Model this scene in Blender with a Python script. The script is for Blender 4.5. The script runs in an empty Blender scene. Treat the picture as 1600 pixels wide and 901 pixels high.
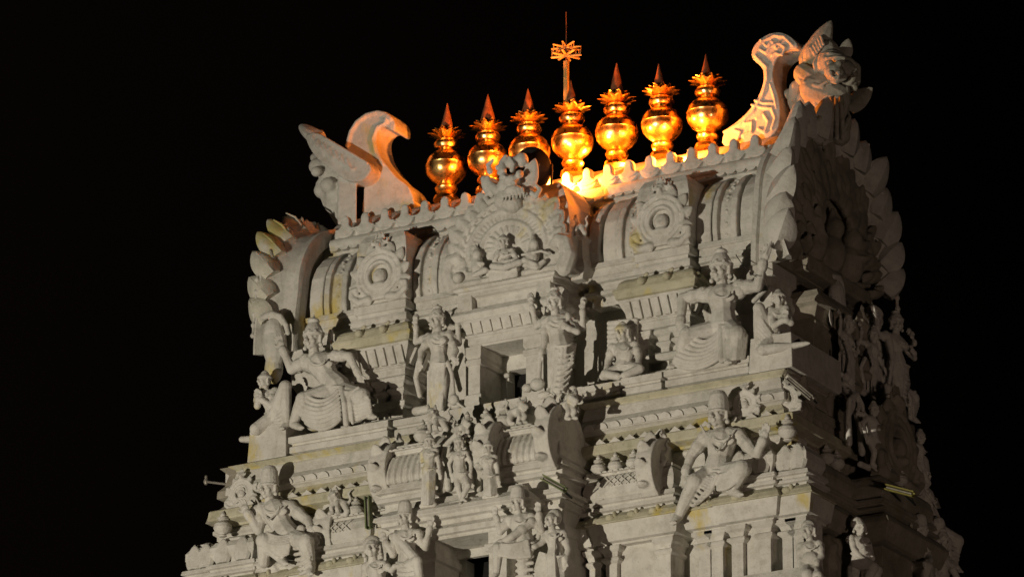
import bpy, bmesh, math, random
from mathutils import Vector, Matrix
random.seed(7)
R = math.radians
# ------------------------------------------------------------------ camera, world, light
SC = bpy.context.scene
COL = SC.collection
KZ = 40.12                      # height of the tower's ridge over the ground
e = R(19.07); az = R(30)
FW = Vector((-math.sin(az)*math.cos(e), math.cos(az)*math.cos(e), math.sin(e)))
RT = Vector((math.cos(az), math.sin(az), 0)); UP = RT.cross(FW)
FPX = 8880.0
CAM = Vector((0, 0, KZ)) - (FW*111.0 + RT*(97/80) + UP*((450.5-268)/80))
cam = bpy.data.objects.new('camera', bpy.data.cameras.new('camera')); COL.objects.link(cam)
cam.matrix_world = Matrix.Translation(CAM) @ Matrix((RT, UP, -FW)).transposed().to_4x4()
cam.data.lens = FPX/1600*36; cam.data.clip_end = 2000; cam.data.clip_start = 1
SC.camera = cam
w = bpy.data.worlds.new('World'); SC.world = w; w.use_nodes = True
bg = w.node_tree.nodes['Background']
nt_ = w.node_tree; tcw = nt_.nodes.new('ShaderNodeTexCoord'); dt = nt_.nodes.new('ShaderNodeVectorMath'); dt.operation = 'DOT_PRODUCT'
nt_.links.new(tcw.outputs['Generated'], dt.inputs[0]); dt.inputs[1].default_value = (-.985, -.17, -.05)   # town glow low in the west
rw = nt_.nodes.new('ShaderNodeValToRGB'); nt_.links.new(dt.outputs['Value'], rw.inputs[0]); nt_.links.new(rw.outputs[0], bg.inputs[0])
rw.color_ramp.elements[0].position = .22; rw.color_ramp.elements[0].color = (.0022, .0020, .0018, 1); rw.color_ramp.elements[1].position = .44; rw.color_ramp.elements[1].color = (.024, .015, .011, 1)
bg.inputs[1].default_value = 0.1
def lamp(name, kind, loc, target, power, color, size, cone=None, parent=None):
    d = bpy.data.lights.new(name, kind); d.energy = power; d.color = color
    if kind in ('SPOT', 'POINT'): d.shadow_soft_size = size
    if kind == 'SPOT': d.spot_size = R(cone); d.spot_blend = 1.0 if cone < 100 else .5
    o = bpy.data.objects.new(name, d); COL.objects.link(o); o.location = loc
    o.rotation_euler = (Vector(target)-Vector(loc)).to_track_quat('-Z', 'Y').to_euler()
    return o
# ground flood lamp for the front, and an added soft fill from the right
lamp('flood_lamp_front', 'SPOT', (-16, -96, 1.2), (-1, 0, KZ-9.5), 285000, (1, .90, .73), .35, 19)
lamp('fill_lamp_side', 'SPOT', (64, -52, 1.2), (5, 0, KZ-7), 25000, (1, .74, .58), 2.5, 26)
SC.view_settings.view_transform = 'Standard'; SC.view_settings.look = 'None'
SC.view_settings.exposure = 0; SC.view_settings.gamma = 1
# ------------------------------------------------------------------ materials
def mat(name, build, **kw):
    m = bpy.data.materials.new(name); m.use_nodes = True
    nt = m.node_tree; p = nt.nodes['Principled BSDF']
    for k, v in kw.items(): p.inputs[k.replace('_', ' ')].default_value = v
    if build: build(nt, p)
    return m
def nz(nt, scale, detail=5, stretch=None, rough=.6, off=0):
    tc = nt.nodes.new('ShaderNodeNewGeometry'); mp = nt.nodes.new('ShaderNodeMapping')
    nt.links.new(tc.outputs['Position'], mp.inputs[0])
    if stretch: mp.inputs['Scale'].default_value = stretch
    mp.inputs['Location'].default_value = (off, off*.7, off*1.3)
    n = nt.nodes.new('ShaderNodeTexNoise'); n.inputs['Scale'].default_value = scale
    n.inputs['Detail'].default_value = detail; n.inputs['Roughness'].default_value = rough
    nt.links.new(mp.outputs[0], n.inputs['Vector']); return n.outputs['Fac']
def ramp(nt, src, stops):
    r = nt.nodes.new('ShaderNodeValToRGB'); nt.links.new(src, r.inputs[0])
    while len(r.color_ramp.elements) > 2: r.color_ramp.elements.remove(r.color_ramp.elements[0])
    for i, (p, c) in enumerate(stops):
        el = r.color_ramp.elements[i] if i < 2 else r.color_ramp.elements.new(p)
        el.position = p; el.color = (*c, 1) if len(c) == 3 else c
    return r.outputs[0]
def mix(nt, f, a, b, mode='MIX'):
    m = nt.nodes.new('ShaderNodeMix'); m.data_type = 'RGBA'; m.blend_type = mode
    if hasattr(f, 'is_output'): nt.links.new(f, m.inputs[0])
    else: m.inputs[0].default_value = f
    for s, i in ((a, 6), (b, 7)):
        if hasattr(s, 'is_output'): nt.links.new(s, m.inputs[i])
        else: m.inputs[i].default_value = (*s, 1)
    return m.outputs[2]
def plaster(light, dark, stain, amount, off=0, grime=.5):
    def f(nt, p):
        c = ramp(nt, nz(nt, 1.3, 8, off=off), [(.30, dark), (.62, light)])
        blot = ramp(nt, nz(nt, 5.5, 9, off=off+3, rough=.75), [(.36, (.62, .60, .55)), (.52, (1, 1, 1))])
        c = mix(nt, grime, c, blot, 'MULTIPLY')
        streak = ramp(nt, nz(nt, 2.6, 6, (1, 1, .10), off=off+9), [(.55, (0, 0, 0)), (.74, (1, 1, 1))])
        c = mix(nt, mix(nt, .30, (0, 0, 0), streak), c, (.17, .16, .13))
        st = ramp(nt, nz(nt, .95, 5, (1, 1, .55), off=off+20), [(1-amount, (0, 0, 0)), (1-amount+.09, (1, 1, 1))])
        c = mix(nt, mix(nt, .72, (0, 0, 0), st), c, stain)
        speck = ramp(nt, nz(nt, 26, 3, off=off+5), [(.27, (.25, .24, .22)), (.34, (1, 1, 1))])
        c = mix(nt, .55, c, speck, 'MULTIPLY')
        nt.links.new(c, p.inputs['Base Color'])
        b = nt.nodes.new('ShaderNodeBump'); b.inputs['Strength'].default_value = .55; b.inputs['Distance'].default_value = .03
        nt.links.new(nz(nt, 11, 9, off=off+2, rough=.7), b.inputs['Height'])
        b2 = nt.nodes.new('ShaderNodeBump'); b2.inputs['Strength'].default_value = .35; b2.inputs['Distance'].default_value = .08
        nt.links.new(nz(nt, 2.2, 4, off=off+12), b2.inputs['Height']); nt.links.new(b.outputs[0], b2.inputs['Normal'])
        nt.links.new(b2.outputs[0], p.inputs['Normal'])
    return f
YEL = (.50, .38, .045)
M = {}
M['wall'] = mat('whitewashed_plaster', plaster((.62, .60, .55), (.48, .46, .41), YEL, .385, 0, .5), Roughness=.9)
M['statue'] = mat('statue_plaster', plaster((.62, .60, .55), (.50, .48, .43), (.54, .43, .08), .375, 31, .5), Roughness=.85)
M['olive'] = mat('olive_plaster', plaster((.53, .50, .38), (.38, .36, .25), (.52, .40, .03), .44, 55, .6), Roughness=.9)  # olive-tinted plaster on cornices, fascias and the soffit band
M['petal'] = mat('yellowed_plaster', plaster((.60, .58, .50), (.50, .48, .38), (.50, .43, .08), .44, 77, .4), Roughness=.9)
M['darker'] = mat('darker_plaster', plaster((.34, .31, .25), (.20, .18, .14), (.25, .22, .08), .35, 91), Roughness=.95)  # darker plaster on the side faces, gable faces and base
def goldf(nt, p):
    nt.links.new(ramp(nt, nz(nt, 3, 6, off=4), [(.35, (.86, .50, .14)), (.65, (1.0, .68, .24))]), p.inputs['Base Color'])
    nt.links.new(ramp(nt, nz(nt, 7, 5, off=8), [(.3, (.20,)*3), (.7, (.36,)*3)]), p.inputs['Roughness'])
    b = nt.nodes.new('ShaderNodeBump'); b.inputs['Strength'].default_value = .25; b.inputs['Distance'].default_value = .03
    nt.links.new(nz(nt, 5, 3), b.inputs['Height']); nt.links.new(b.outputs[0], p.inputs['Normal'])
M['gold'] = mat('gilded_copper', goldf, Metallic=1.0)
def copf(nt, p):
    nt.links.new(ramp(nt, nz(nt, 9, 5), [(.35, (.30, .11, .05)), (.65, (.50, .20, .09))]), p.inputs['Base Color'])
M['copper'] = mat('dull_copper', copf, Metallic=.6, Roughness=.6)
def flat(a, b):
    def f(nt, p): nt.links.new(ramp(nt, nz(nt, 6, 5), [(.35, a), (.65, b)]), p.inputs['Base Color'])
    return f
M['black'] = mat('black_paint', flat((.012, .012, .012), (.03, .028, .025)), Roughness=.5)
M['green'] = mat('faded_green_paint', flat((.10, .13, .06), (.17, .19, .08)), Roughness=.6)
M['steel'] = mat('aged_steel', flat((.22, .20, .17), (.38, .35, .30)), Roughness=.5, Metallic=.4)
M['tube'] = mat('yellow_tube_cover', flat((.16, .14, .03), (.22, .20, .05)), Roughness=.4)
M['dimmed'] = mat('dimmed_weathered_plaster', plaster((.44, .42, .36), (.26, .24, .19), (.30, .27, .10), .38, 120, .8), Roughness=.95)  # weathered gray plaster, made darker so the right monster head reads dim
M['ochre'] = mat('ochre_paint', flat((.50, .30, .09), (.62, .40, .14)), Roughness=.6)
M['dark'] = mat('dark_interior', flat((.004, .004, .004), (.008, .007, .006)), Roughness=1)  # near-black panels stand in for the unlit space behind the doorways
M['ground'] = mat('packed_earth', flat((.04, .035, .03), (.07, .06, .05)), Roughness=1)
M['glow'] = mat('lit_lamp_glass', None, Emission_Color=(1, .5, .12, 1), Emission_Strength=25)
# ------------------------------------------------------------------ mesh helpers (z is measured from the ridge)
def P(u, v, Y=None, X=None):
    d = FW*FPX + RT*(u-800) + UP*(450.5-v)
    t = (Y-CAM.y)/d.y if Y is not None else (X-CAM.x)/d.x
    p = CAM + d*t; return Vector((p.x, p.y, p.z-KZ))
class B:
    def __init__(s): s.v = []; s.f = []
    def add(s, v, f):
        n = len(s.v); s.v += [Vector(q) for q in v]; s.f += [tuple(n+i for i in q) for q in f]
    def box(s, x0, x1, y0, y1, z0, z1):
        s.add([(x, y, z) for z in (z0, z1) for y in (y0, y1) for x in (x0, x1)],
              [(0, 2, 3, 1), (4, 5, 7, 6), (0, 1, 5, 4), (2, 6, 7, 3), (0, 4, 6, 2), (1, 3, 7, 5)])
    def mould(s, x0, x1, yf, yb, prof, both=False):
        """stacked rectangular rings: prof = (z, offset) from top to bottom"""
        v = []; f = []
        for z, o in prof:
            b = yb+o if both else yb
            v += [(x0-o, yf-o, z), (x1+o, yf-o, z), (x1+o, b, z), (x0-o, b, z)]
        n = len(prof)
        for i in range(n-1):
            for k in range(4):
                a = 4*i+k; c = 4*i+(k+1) % 4; f.append((a, a+4, c+4, c))
        f.append((0, 1, 2, 3)); f.append(tuple(4*(n-1)+k for k in (3, 2, 1, 0)))
        s.add(v, f)
    def ext(s, poly, fr, d0, d1):
        """closed outline (a,b) in frame fr, from depth d0 to d1"""
        n = len(poly); v = [fr(a, b, d0) for a, b in poly] + [fr(a, b, d1) for a, b in poly]
        s.add(v, [tuple(range(n)), tuple(range(2*n-1, n-1, -1))] + [(i, i+n, (i+1) % n+n, (i+1) % n) for i in range(n)])
    def lathe(s, c, prof, n=20, start=0):
        c = Vector(c); v = []; f = []
        for r, z in prof:
            for k in range(n):
                a = start + 2*math.pi*k/n; v.append(c+Vector((r*math.cos(a), r*math.sin(a), z)))
        for i in range(len(prof)-1):
            for k in range(n):
                a = i*n+k; b = i*n+(k+1) % n; f.append((a, b, b+n, a+n))
        f.append(tuple(range(n-1, -1, -1))); f.append(tuple((len(prof)-1)*n+k for k in range(n)))
        s.add(v, f)
    def ball(s, c, r, rot=None, n=12, m=8):
        c = Vector(c); r = (r, r, r) if isinstance(r, (int, float)) else r; v = []; f = []
        def q(x, y, z):
            p = Vector((x*r[0], y*r[1], z*r[2])); return c + (rot @ p if rot else p)
        v.append(q(0, 0, -1))
        for i in range(1, m):
            t = -math.pi/2+math.pi*i/m
            for k in range(n):
                a = 2*math.pi*k/n; v.append(q(math.cos(t)*math.cos(a), math.cos(t)*math.sin(a), math.sin(t)))
        v.append(q(0, 0, 1)); L = len(v)-1
        for k in range(n):
            f.append((0, 1+(k+1) % n, 1+k)); f.append((L, L-n+k, L-n+(k+1) % n))
            for i in range(m-2):
                a = 1+i*n+k; b = 1+i*n+(k+1) % n; f.append((a, b, b+n, a+n))
        s.add(v, f)
    def cap(s, p, q, r1, r2=None, n=10):
        """tapered capsule"""
        p = Vector(p); q = Vector(q); r2 = r1 if r2 is None else r2; d = q-p
        if d.length < 1e-5: return s.ball(p, r1)
        z = d.normalized(); x = z.orthogonal().normalized(); y = z.cross(x)
        rings = [(p-z*r1*math.cos(t), r1*math.sin(t)) for t in (.35, .8, 1.2)] + [(p, r1), (q, r2)] + \
                [(q+z*r2*math.cos(t), r2*math.sin(t)) for t in (1.2, .8, .35)]
        v = [p-z*r1]; f = []
        for c, r in rings:
            v += [c+(x*math.cos(2*math.pi*k/n)+y*math.sin(2*math.pi*k/n))*r for k in range(n)]
        v.append(q+z*r2); L = len(v)-1
        for k in range(n):
            f.append((0, 1+(k+1) % n, 1+k)); f.append((L, L-n+k, L-n+(k+1) % n))
            for i in range(len(rings)-1):
                a = 1+i*n+k; b = 1+i*n+(k+1) % n; f.append((a, b, b+n, a+n))
        s.add(v, f)
    def tube(s, pts, r):
        pts = list(pts); m = len(pts)
        for i in range(m-1):
            ra = r if isinstance(r, (int, float)) else r[0]+(r[1]-r[0])*i/(m-1)
            rb = r if isinstance(r, (int, float)) else r[0]+(r[1]-r[0])*(i+1)/(m-1)
            s.cap(pts[i], pts[i+1], ra, rb, 8)
def sethow(o, label, cat=None, group=None, kind=None):
    if label: o['label'] = label
    if cat: o['category'] = cat
    if group: o['group'] = group
    if kind: o['kind'] = kind
    return o
ORG = {}
def empty(name, loc, label, cat, group=None):
    o = bpy.data.objects.new(name, None); COL.objects.link(o); o.location = (loc[0], loc[1], loc[2]+KZ)
    ORG[o.name] = Vector(loc); return sethow(o, label, cat, group)
def obj(name, b, m, parent=None, voxel=None, smooth=None, org=None, label=None, it=1, bev=0):
    """link b as one mesh; vertices are kept relative to the top-level thing's base"""
    o0 = Vector(org) if org is not None else (ORG[parent.name] if parent else Vector((0, 0, 0)))
    me = bpy.data.meshes.new(name); me.from_pydata([tuple(q-o0) for q in b.v], [], b.f)
    bm = bmesh.new(); bm.from_mesh(me)
    bmesh.ops.recalc_face_normals(bm, faces=bm.faces)
    bm.to_mesh(me); bm.free()
    if voxel or bev:
        t = bpy.data.objects.new('t', me); COL.objects.link(t)
        if bev:
            mo = t.modifiers.new('b', 'BEVEL'); mo.width = bev; mo.segments = 2; mo.limit_method = 'ANGLE'; mo.angle_limit = R(40)
        if voxel:
            mo = t.modifiers.new('r', 'REMESH'); mo.mode = 'VOXEL'; mo.voxel_size = voxel; mo.adaptivity = .0
            if it:
                ms = t.modifiers.new('s', 'SMOOTH'); ms.factor = .5; ms.iterations = it
        dg = bpy.context.evaluated_depsgraph_get(); dg.update()
        m2 = bpy.data.meshes.new_from_object(t.evaluated_get(dg)); bpy.data.objects.remove(t); bpy.data.meshes.remove(me)
        me = m2; me.name = name
    if voxel or smooth:
        me.polygons.foreach_set('use_smooth', [True]*len(me.polygons))
        if smooth == 'auto': me.set_sharp_from_angle(angle=R(38))
    me.materials.clear(); me.materials.append(M[m])
    o = bpy.data.objects.new(name, me); COL.objects.link(o)
    if parent:
        o.parent = parent; ORG[o.name] = o0
        if label: o['label'] = label
    else:
        o.location = (o0.x, o0.y, o0.z+KZ); ORG[o.name] = o0
    return o
def copy_tree(o, loc=None, rotz=None, label=None, group=None, parent=None, scale=None):
    c = o.copy(); COL.objects.link(c)
    if parent: c.parent = parent
    if loc is not None: c.location = (loc[0], loc[1], loc[2]+KZ); ORG[c.name] = Vector(loc)
    if rotz is not None: c.rotation_euler = (0, 0, rotz)
    if scale: c.scale = scale if isinstance(scale, tuple) else (scale,)*3
    if label: c['label'] = label
    if group: c['group'] = group
    for ch in list(o.children): copy_tree(ch, parent=c)
    return c
def frame(o, ex, ez, en):
    o = Vector(o); ex = Vector(ex); ez = Vector(ez); en = Vector(en)
    return lambda a, b, d=0: o+ex*a+ez*b+en*d
def front(x, y, z, s=1): return frame((x, y, z), (s, 0, 0), (0, 0, s), (0, -s, 0))
def right(x, y, z, s=1): return frame((x, y, z), (0, s, 0), (0, 0, s), (s, 0, 0))
def left(x, y, z, s=1): return frame((x, y, z), (0, -s, 0), (0, 0, s), (-s, 0, 0))
def px(Y): return lambda u, v, d=0: P(u, v, Y-d/80)
# ------------------------------------------------------------------ ground (setting)
g = B(); g.v = [Vector((x, y, -KZ)) for x, y in ((-900, -700), (900, -700), (900, 900), (-900, 900))]; g.f = [(0, 1, 2, 3)]
sethow(obj('ground', g, 'ground'), None, kind='structure')
# ------------------------------------------------------------------ ornament generators
def leaf(b, p0, d, s, L, W, T, curl=0., n=10, m=8, pointy=1.0):
    p0 = Vector(p0); d = Vector(d).normalized(); s = Vector(s); s = (s-d*s.dot(d)).normalized(); nn = d.cross(s)
    v = []; f = []
    for i in range(n+1):
        t = i/n; c = p0+d*(L*t)+nn*(curl*L*t*t)
        ww = W/2*(math.sin(math.pi*min(1, .18+.82*t)**.9)**.75 if t < 1 else 0)*(1 if pointy else 1)
        hh = T/2*max(0, 1-t)**.45
        for k in range(m):
            a = 2*math.pi*k/m; q = math.cos(a)
            v.append(c+s*(ww*q)+nn*(hh*math.sin(a)*(1+.35*(1-abs(q)))))
    for i in range(n):
        for k in range(m):
            a = i*m+k; c = i*m+(k+1) % m; f.append((a, c, c+m, a+m))
    f.append(tuple(range(m-1, -1, -1))); f.append(tuple(n*m+k for k in range(m)))
    b.add(v, f)
def fvec(fr, a, b, d=0): return fr(a, b, d)-fr(0, 0, 0)
def monster(b, fr, a, z, d, s):
    """small lion-monster head: brow, eyes, snout, jaws, horns and side curls"""
    q = lambda x, y, w: fr(a+x*s, z+y*s, d+w*s)
    S = fvec(fr, 1, 0).length*s
    b.ball(q(0, 0, 0), (.5*S, .42*S, .5*S)); b.ball(q(0, -.12, .42), (.3*S, .28*S, .22*S)); b.ball(q(0, -.42, .3), (.36*S, .25*S, .14*S))
    for x in (-1, 1):
        b.ball(q(.24*x, .2, .38), .15*S); b.ball(q(.12*x, -.02, .62), .08*S)
        b.tube([q(.1*x, .38, .34), q(.3*x, .46, .3), q(.5*x, .34, .2)], (.09*S, .05*S))
        b.tube([q(.3*x, .45, 0), q(.45*x, .7, 0), q(.32*x, 1.1, .05), q(.15*x, 1.2, .05)], (.15*S, .05*S))
        b.tube([q(.5*x, .1, 0), q(.8*x, .25, .05), q(.85*x, .5, .08), q(.68*x, .6, .1)], (.17*S, .07*S))
        b.tube([q(.4*x, -.4, .1), q(.75*x, -.45, .1), q(.95*x, -.2, .05)], (.15*S, .06*S))
        b.tube([q(.2*x, -.5, .4), q(.24*x, -.7, .42)], (.06*S, .02*S))
    leaf(b, q(0, .3, 0), fvec(fr, 0, 1), fvec(fr, 1, 0), 1.0*S, .5*S, .3*S)
def kudu(b, fr, n=9, hole=True, head=True, seed=1, depth=.3):
    """round flame-edged medallion of radius 1 in frame fr"""
    rd = random.Random(seed); S = fvec(fr, 1, 0).length
    N = 28; ang = lambda i: R(-60+300*i/N)
    def arc(r): return [(r*math.cos(ang(i)), r*math.sin(ang(i))) for i in range(N+1)]
    if hole:
        out = arc(.80); inn = arc(.36)
        for i in range(N):
            b.ext([inn[i], out[i], out[i+1], inn[i+1]], fr, -depth, 0)
        b.ext([(-.45, -.80), (.45, -.80), (.40, -.30), (-.40, -.30)], fr, -depth, .02)
        b.ball(fr(0, -.06, -.05), (.24*S, .2*S, .27*S)); b.ball(fr(0, -.12, .12), .06*S); b.ball(fr(0, -.35, -.05), (.3*S, .2*S, .14*S))
        b.tube([fr(x, z, .02) for x, z in arc(.42)], .05*S)
    else:
        b.ext(arc(.80), fr, -depth, 0)
    b.tube([fr(x, z, .0) for x, z in arc(.62)], .045*S); b.tube([fr(x, z, .0) for x, z in arc(.78)], .06*S)
    for i in range(n):
        a = R(-22+224*i/(n-1)); d = (math.cos(a), math.sin(a)); t = (-math.sin(a), math.cos(a))
        if head and abs(d[0]) < .22: continue
        sg = 1 if d[0] > 0 else -1; k = .3+.15*rd.random()
        leaf(b, fr(d[0]*.70, d[1]*.70, -.10), fvec(fr, d[0]+t[0]*k*sg, d[1]+t[1]*k*sg), fvec(fr, *t), (.42+.08*rd.random())*S, .40*S, .24*S, curl=.1)
    for x in (-1, 1):
        b.tube([fr(.35*x, -.78, 0), fr(.7*x, -.82, .02), fr(.98*x, -.62, .03), fr(.98*x, -.42, .03), fr(.82*x, -.38, .03), fr(.78*x, -.52, .03)], (.13*S, .07*S))
        b.ext([(.3*x, -.95), (1.0*x, -.9), (.9*x, -.6), (.4*x, -.5)], fr, -depth, .0)
    if head: monster(b, fr, 0, 1.0, -.05, .34)
def pot(b, x, y, z, s=1.0, n=16):
    b.lathe((x, y, z), [(r*s, h*s) for r, h in ((.07, 0), (.09, .02), (.06, .05), (.15, .10), (.19, .18), (.17, .26), (.09, .32), (.07, .34), (.12, .36), (.11, .40), (.05, .42), (.06, .46), (.015, .54))], n)
def pilaster(b, x, w_, yf, yb, zt, zb):
    h = w_/2
    b.mould(x-h, x+h, yf, yb, [(zt, .09), (zt-.07, .09), (zt-.12, .03), (zt-.2, .0), (zt-.22, .05), (zt-.27, .06), (zt-.33, -.01), (zb+.25, -.01), (zb+.22, .03), (zb+.05, .03), (zb, .06)])
def teeth(b, x0, x1, y, z, w_, h, t=.05, up=True):
    n = max(1, int((x1-x0)/w_)); w_ = (x1-x0)/n
    for i in range(n):
        a = x0+i*w_; dz = h if up else -h
        b.ext([(a+.04*w_, 0), (a+.96*w_, 0), (a+.5*w_, dz)], frame((0, y, z), (1, 0, 0), (0, 0, 1), (0, -1, 0)), -.02, t)
def lobes(b, x0, x1, y, z, w_, h, t=.06, down=False, axis='x'):
    """row of little half-round tile ends"""
    n = max(1, int(round((x1-x0)/w_))); w_ = (x1-x0)/n
    for i in range(n):
        c = x0+(i+.5)*w_; r = w_*.47; sg = -1 if down else 1
        pts = [(c-r, 0)]+[(c-r*math.cos(R(a)), sg*h*math.sin(R(a))) for a in range(15, 180, 22)]+[(c+r, 0)]
        fr = frame((0, y, z), (1, 0, 0), (0, 0, 1), (0, -1, 0)) if axis == 'x' else frame((y, 0, z), (0, 1, 0), (0, 0, 1), (1, 0, 0))
        b.ext(pts, fr, -.03, t)
# ------------------------------------------------------------------ the temple tower
T = empty('temple_tower', (0, 0, -KZ), 'whitewashed temple gateway tower crowded with carved figures under a barrel roof', 'temple tower')
def part(name, b, m='wall', parent=None, **k): return obj(name, b, m, parent or T, **k)
# barrel roof core and vault
b = B()
prof = [(-1.02, -.62), (-1.12, -1.15), (-1.22, -1.3), (-1.50, -1.62), (-1.70, -2.0), (-1.76, -2.4), (-1.70, -2.72)]
def vault(b, x0, x1, pr, zb=-2.8):
    pts = [(y, z) for y, z in pr]; poly = pts + [(pts[-1][0], zb), (1.6, zb), (1.6, -2.0), (1.15, -1.2), (1.0, -.72), (.6, -.42), (.3, -.22), (0, -.14), (-.3, -.22), (-.6, -.42)]
    n = len(poly); v = [(x0, y, z) for y, z in poly]+[(x1, y, z) for y, z in poly]
    b.add(v, [tuple(range(n)), tuple(range(2*n-1, n-1, -1))]+[(i, i+n, (i+1) % n+n, (i+1) % n) for i in range(n)])
core = [(-.9, -.72), (-1.0, -1.15), (-1.08, -1.3), (-1.36, -1.62), (-1.52, -2.0), (-1.58, -2.4), (-1.58, -2.78)]
vault(b, -5.1, 5.1, core)
roof = part('barrel_roof', b, smooth='auto')
def rib(b, x0, x1, out=0, top=0):
    """one curved rib of the vault between x0 and x1"""
    pr_ = [(-1.05, -1.26), (-1.16, -1.29), (-1.36, -1.42), (-1.58, -1.64), (-1.74, -1.92), (-1.80, -2.2), (-1.82, -2.5), (-1.78, -2.76)]
    poly = [(y-out, z) for y, z in pr_]+[(-1.0, -2.76)]
    b.ext(poly, frame((x0, 0, 0), (0, 1, 0), (0, 0, 1), (1, 0, 0)), 0, x1-x0)
def relief(b, x, out, sd):
    """a strip of carved flowers between two ribs"""
    rd = random.Random(sd)
    path = [(-1.40, -1.5), (-1.56, -1.68), (-1.68, -1.9), (-1.74, -2.15), (-1.76, -2.4), (-1.74, -2.62)]
    for y, z in path:
        b.ball((x+rd.uniform(-.02, .02), y-out, z), (.075, .06, .075)); b.ball((x, y-out-.05, z), .035)
        for k in range(5):
            a = k*1.257+rd.random(); b.ball((x+.085*math.cos(a), y-out-.01, z+.085*math.sin(a)), (.04, .03, .04))
for s in (-1, 1):
    for (a0, a1, ribs, fl) in ((1.30, 2.60, ((1.36, 1.58, .02), (1.66, 1.94, .0), (1.98, 2.10, .05), (2.36, 2.52, .05)), (2.23,)),
                               (3.60, 5.05, ((3.66, 3.98, .0), (4.03, 4.14, .05), (4.42, 4.55, .05), (4.60, 4.90, .0)), (4.28,))):
        b = B()
        for (x0, x1, o) in ribs: rib(b, min(s*x0, s*x1), max(s*x0, s*x1), o+.04)
        x0, x1 = fl[0]-.12, fl[0]+.12; rib(b, min(s*x0, s*x1), max(s*x0, s*x1), -.02)
        part('vault_rib_band', b, parent=roof, voxel=.022)
        b = B(); relief(b, s*fl[0], -.02, int(fl[0]*10)+s); part('flower_strip', b, parent=roof, voxel=.016)
# ridge: wavy crest, tile ends, bead band, lace
def crest(y, th, z0=-.50, n=21, L=4.78, full=True):
    b = B(); w_ = 2*L/n; top = []; bot = []
    for i in range(n):
        c = -L+(i+.5)*w_
        for dx, dz in ((-.5, -.02), (-.30, .0), (-.21, .04), (-.18, .10), (-.20, .16), (-.13, .23), (0, .255), (.13, .23), (.20, .16), (.18, .10), (.21, .04), (.30, .0)):
            top.append((c+dx*w_, z0-.20+dz))
        for dx, dz in ((-.5, .0), (-.38, -.05), (-.22, -.085), (0, -.1), (.22, -.085), (.38, -.05)):
            bot.append((c+dx*w_, z0-.26+dz+.03))
    top.append((L, z0-.22)); bot.append((L, z0-.23))
    for i in range(0, len(top)-1):      # strip of thin slabs (keeps every face convex)
        x0, x1 = top[i][0], top[i+1][0]
        f = lambda x: next((p[1]+(q[1]-p[1])*(x-p[0])/(q[0]-p[0]) for p, q in zip(bot, bot[1:]) if p[0]-1e-6 <= x <= q[0]+1e-6), z0-.25)
        b.ext([(x0, f(x0)), (x1, f(x1)), (x1, top[i+1][1]), (x0, top[i][1])], front(0, y, 0), -th, 0)
    return b
part('ridge_crest', crest(-1.14, .16), parent=roof, voxel=.022)
part('ridge_crest', crest(1.05, .16), parent=roof, voxel=.03)
b = B(); lobes(b, -4.8, 4.8, -1.0, -.74, .457, .17, .12, down=True); b.box(-4.85, 4.85, -1.02, -.8, -.88, -.66)
part('tile_end_row', b, parent=roof, voxel=.022)
b = B()
n = 30
for i in range(n):
    x0 = -4.9+9.8*i/n; x1 = x0+9.8/n-.02; r_ = .118
    pts = [(-1.04-r_*math.sin(R(a)), -1.005+r_*1.1*math.cos(R(a))) for a in range(0, 181, 20)]+[(-.9, -1.125), (-.9, -.885)]
    b.ext(pts, frame((x0, 0, 0), (0, 1, 0), (0, 0, 1), (1, 0, 0)), 0, x1-x0)
b.box(-4.9, 4.9, -1.06, -.85, -1.12, -.89)
part('bead_band', b, parent=roof, voxel=.024)
b = B(); b.mould(-4.88, 4.88, -1.12, -.8, [(-1.12, 0), (-1.16, .0), (-1.17, -.04), (-1.25, -.04), (-1.26, .04), (-1.30, .05)])
lobes(b, -4.85, 4.85, -1.17, -1.13, .22, .06, .05, down=True); teeth(b, -4.8, 4.8, -1.17, -1.295, .2, .10, .045, up=False)
part('lace_band', b, 'wall', parent=roof)
# medallion bays and central bay of the roof
def bay(x0, x1, yf, prof, name='roof_bay', m='wall', yb=-1.2, parent=T):
    b = B(); b.mould(x0, x1, yf, yb, prof); return part(name, b, m, parent=parent, bev=.012)
for s in (-1, 1):
    c = 3.1*s
    b = B(); b.mould(c-.56, c+.56, -2.12, -1.0, [(-1.35, -.12), (-1.5, -.04), (-1.7, 0), (-2.98, 0)])
    b.mould(c-.56, c+.56, -2.14, -1.0, [(-2.80, 0), (-2.84, .03), (-2.98, .03), (-3.0, -.03), (-3.08, -.03), (-3.1, .05), (-3.16, .06), (-3.24, .05), (-3.26, -.02), (-3.32, -.02)])
    part('medallion_bay', b, bev=.012)
    b = B(); kudu(b, front(c, -2.20, -2.25, .62), 9, True, True, 3+s)
    part('small_medallion', b, 'statue', voxel=.019, label='small round flame-edged medallion with a hollow centre')
# central bay under and behind the big medallion
b = B(); b.mould(-1.30, 1.30, -2.50, -1.0, [(-1.0, -.5), (-1.25, -.28), (-1.6, -.1), (-2.0, 0), (-3.02, 0)])
part('central_bay', b, bev=.012)
# flat sill line under the vault ribs
SILL = [(-2.74, .06), (-2.84, .08), (-2.86, .02), (-3.02, .02), (-3.04, .10), (-3.14, .10), (-3.16, .0), (-3.3, 0), (-3.32, .07), (-3.40, .07), (-3.42, -.05), (-3.6, -.05)]
for x0, x1 in ((-5.02, -3.75), (-2.45, -1.35), (1.35, 2.45), (3.75, 5.02)): bay(x0, x1, -1.84, SILL, 'vault_sill', yb=-1.0)
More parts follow.
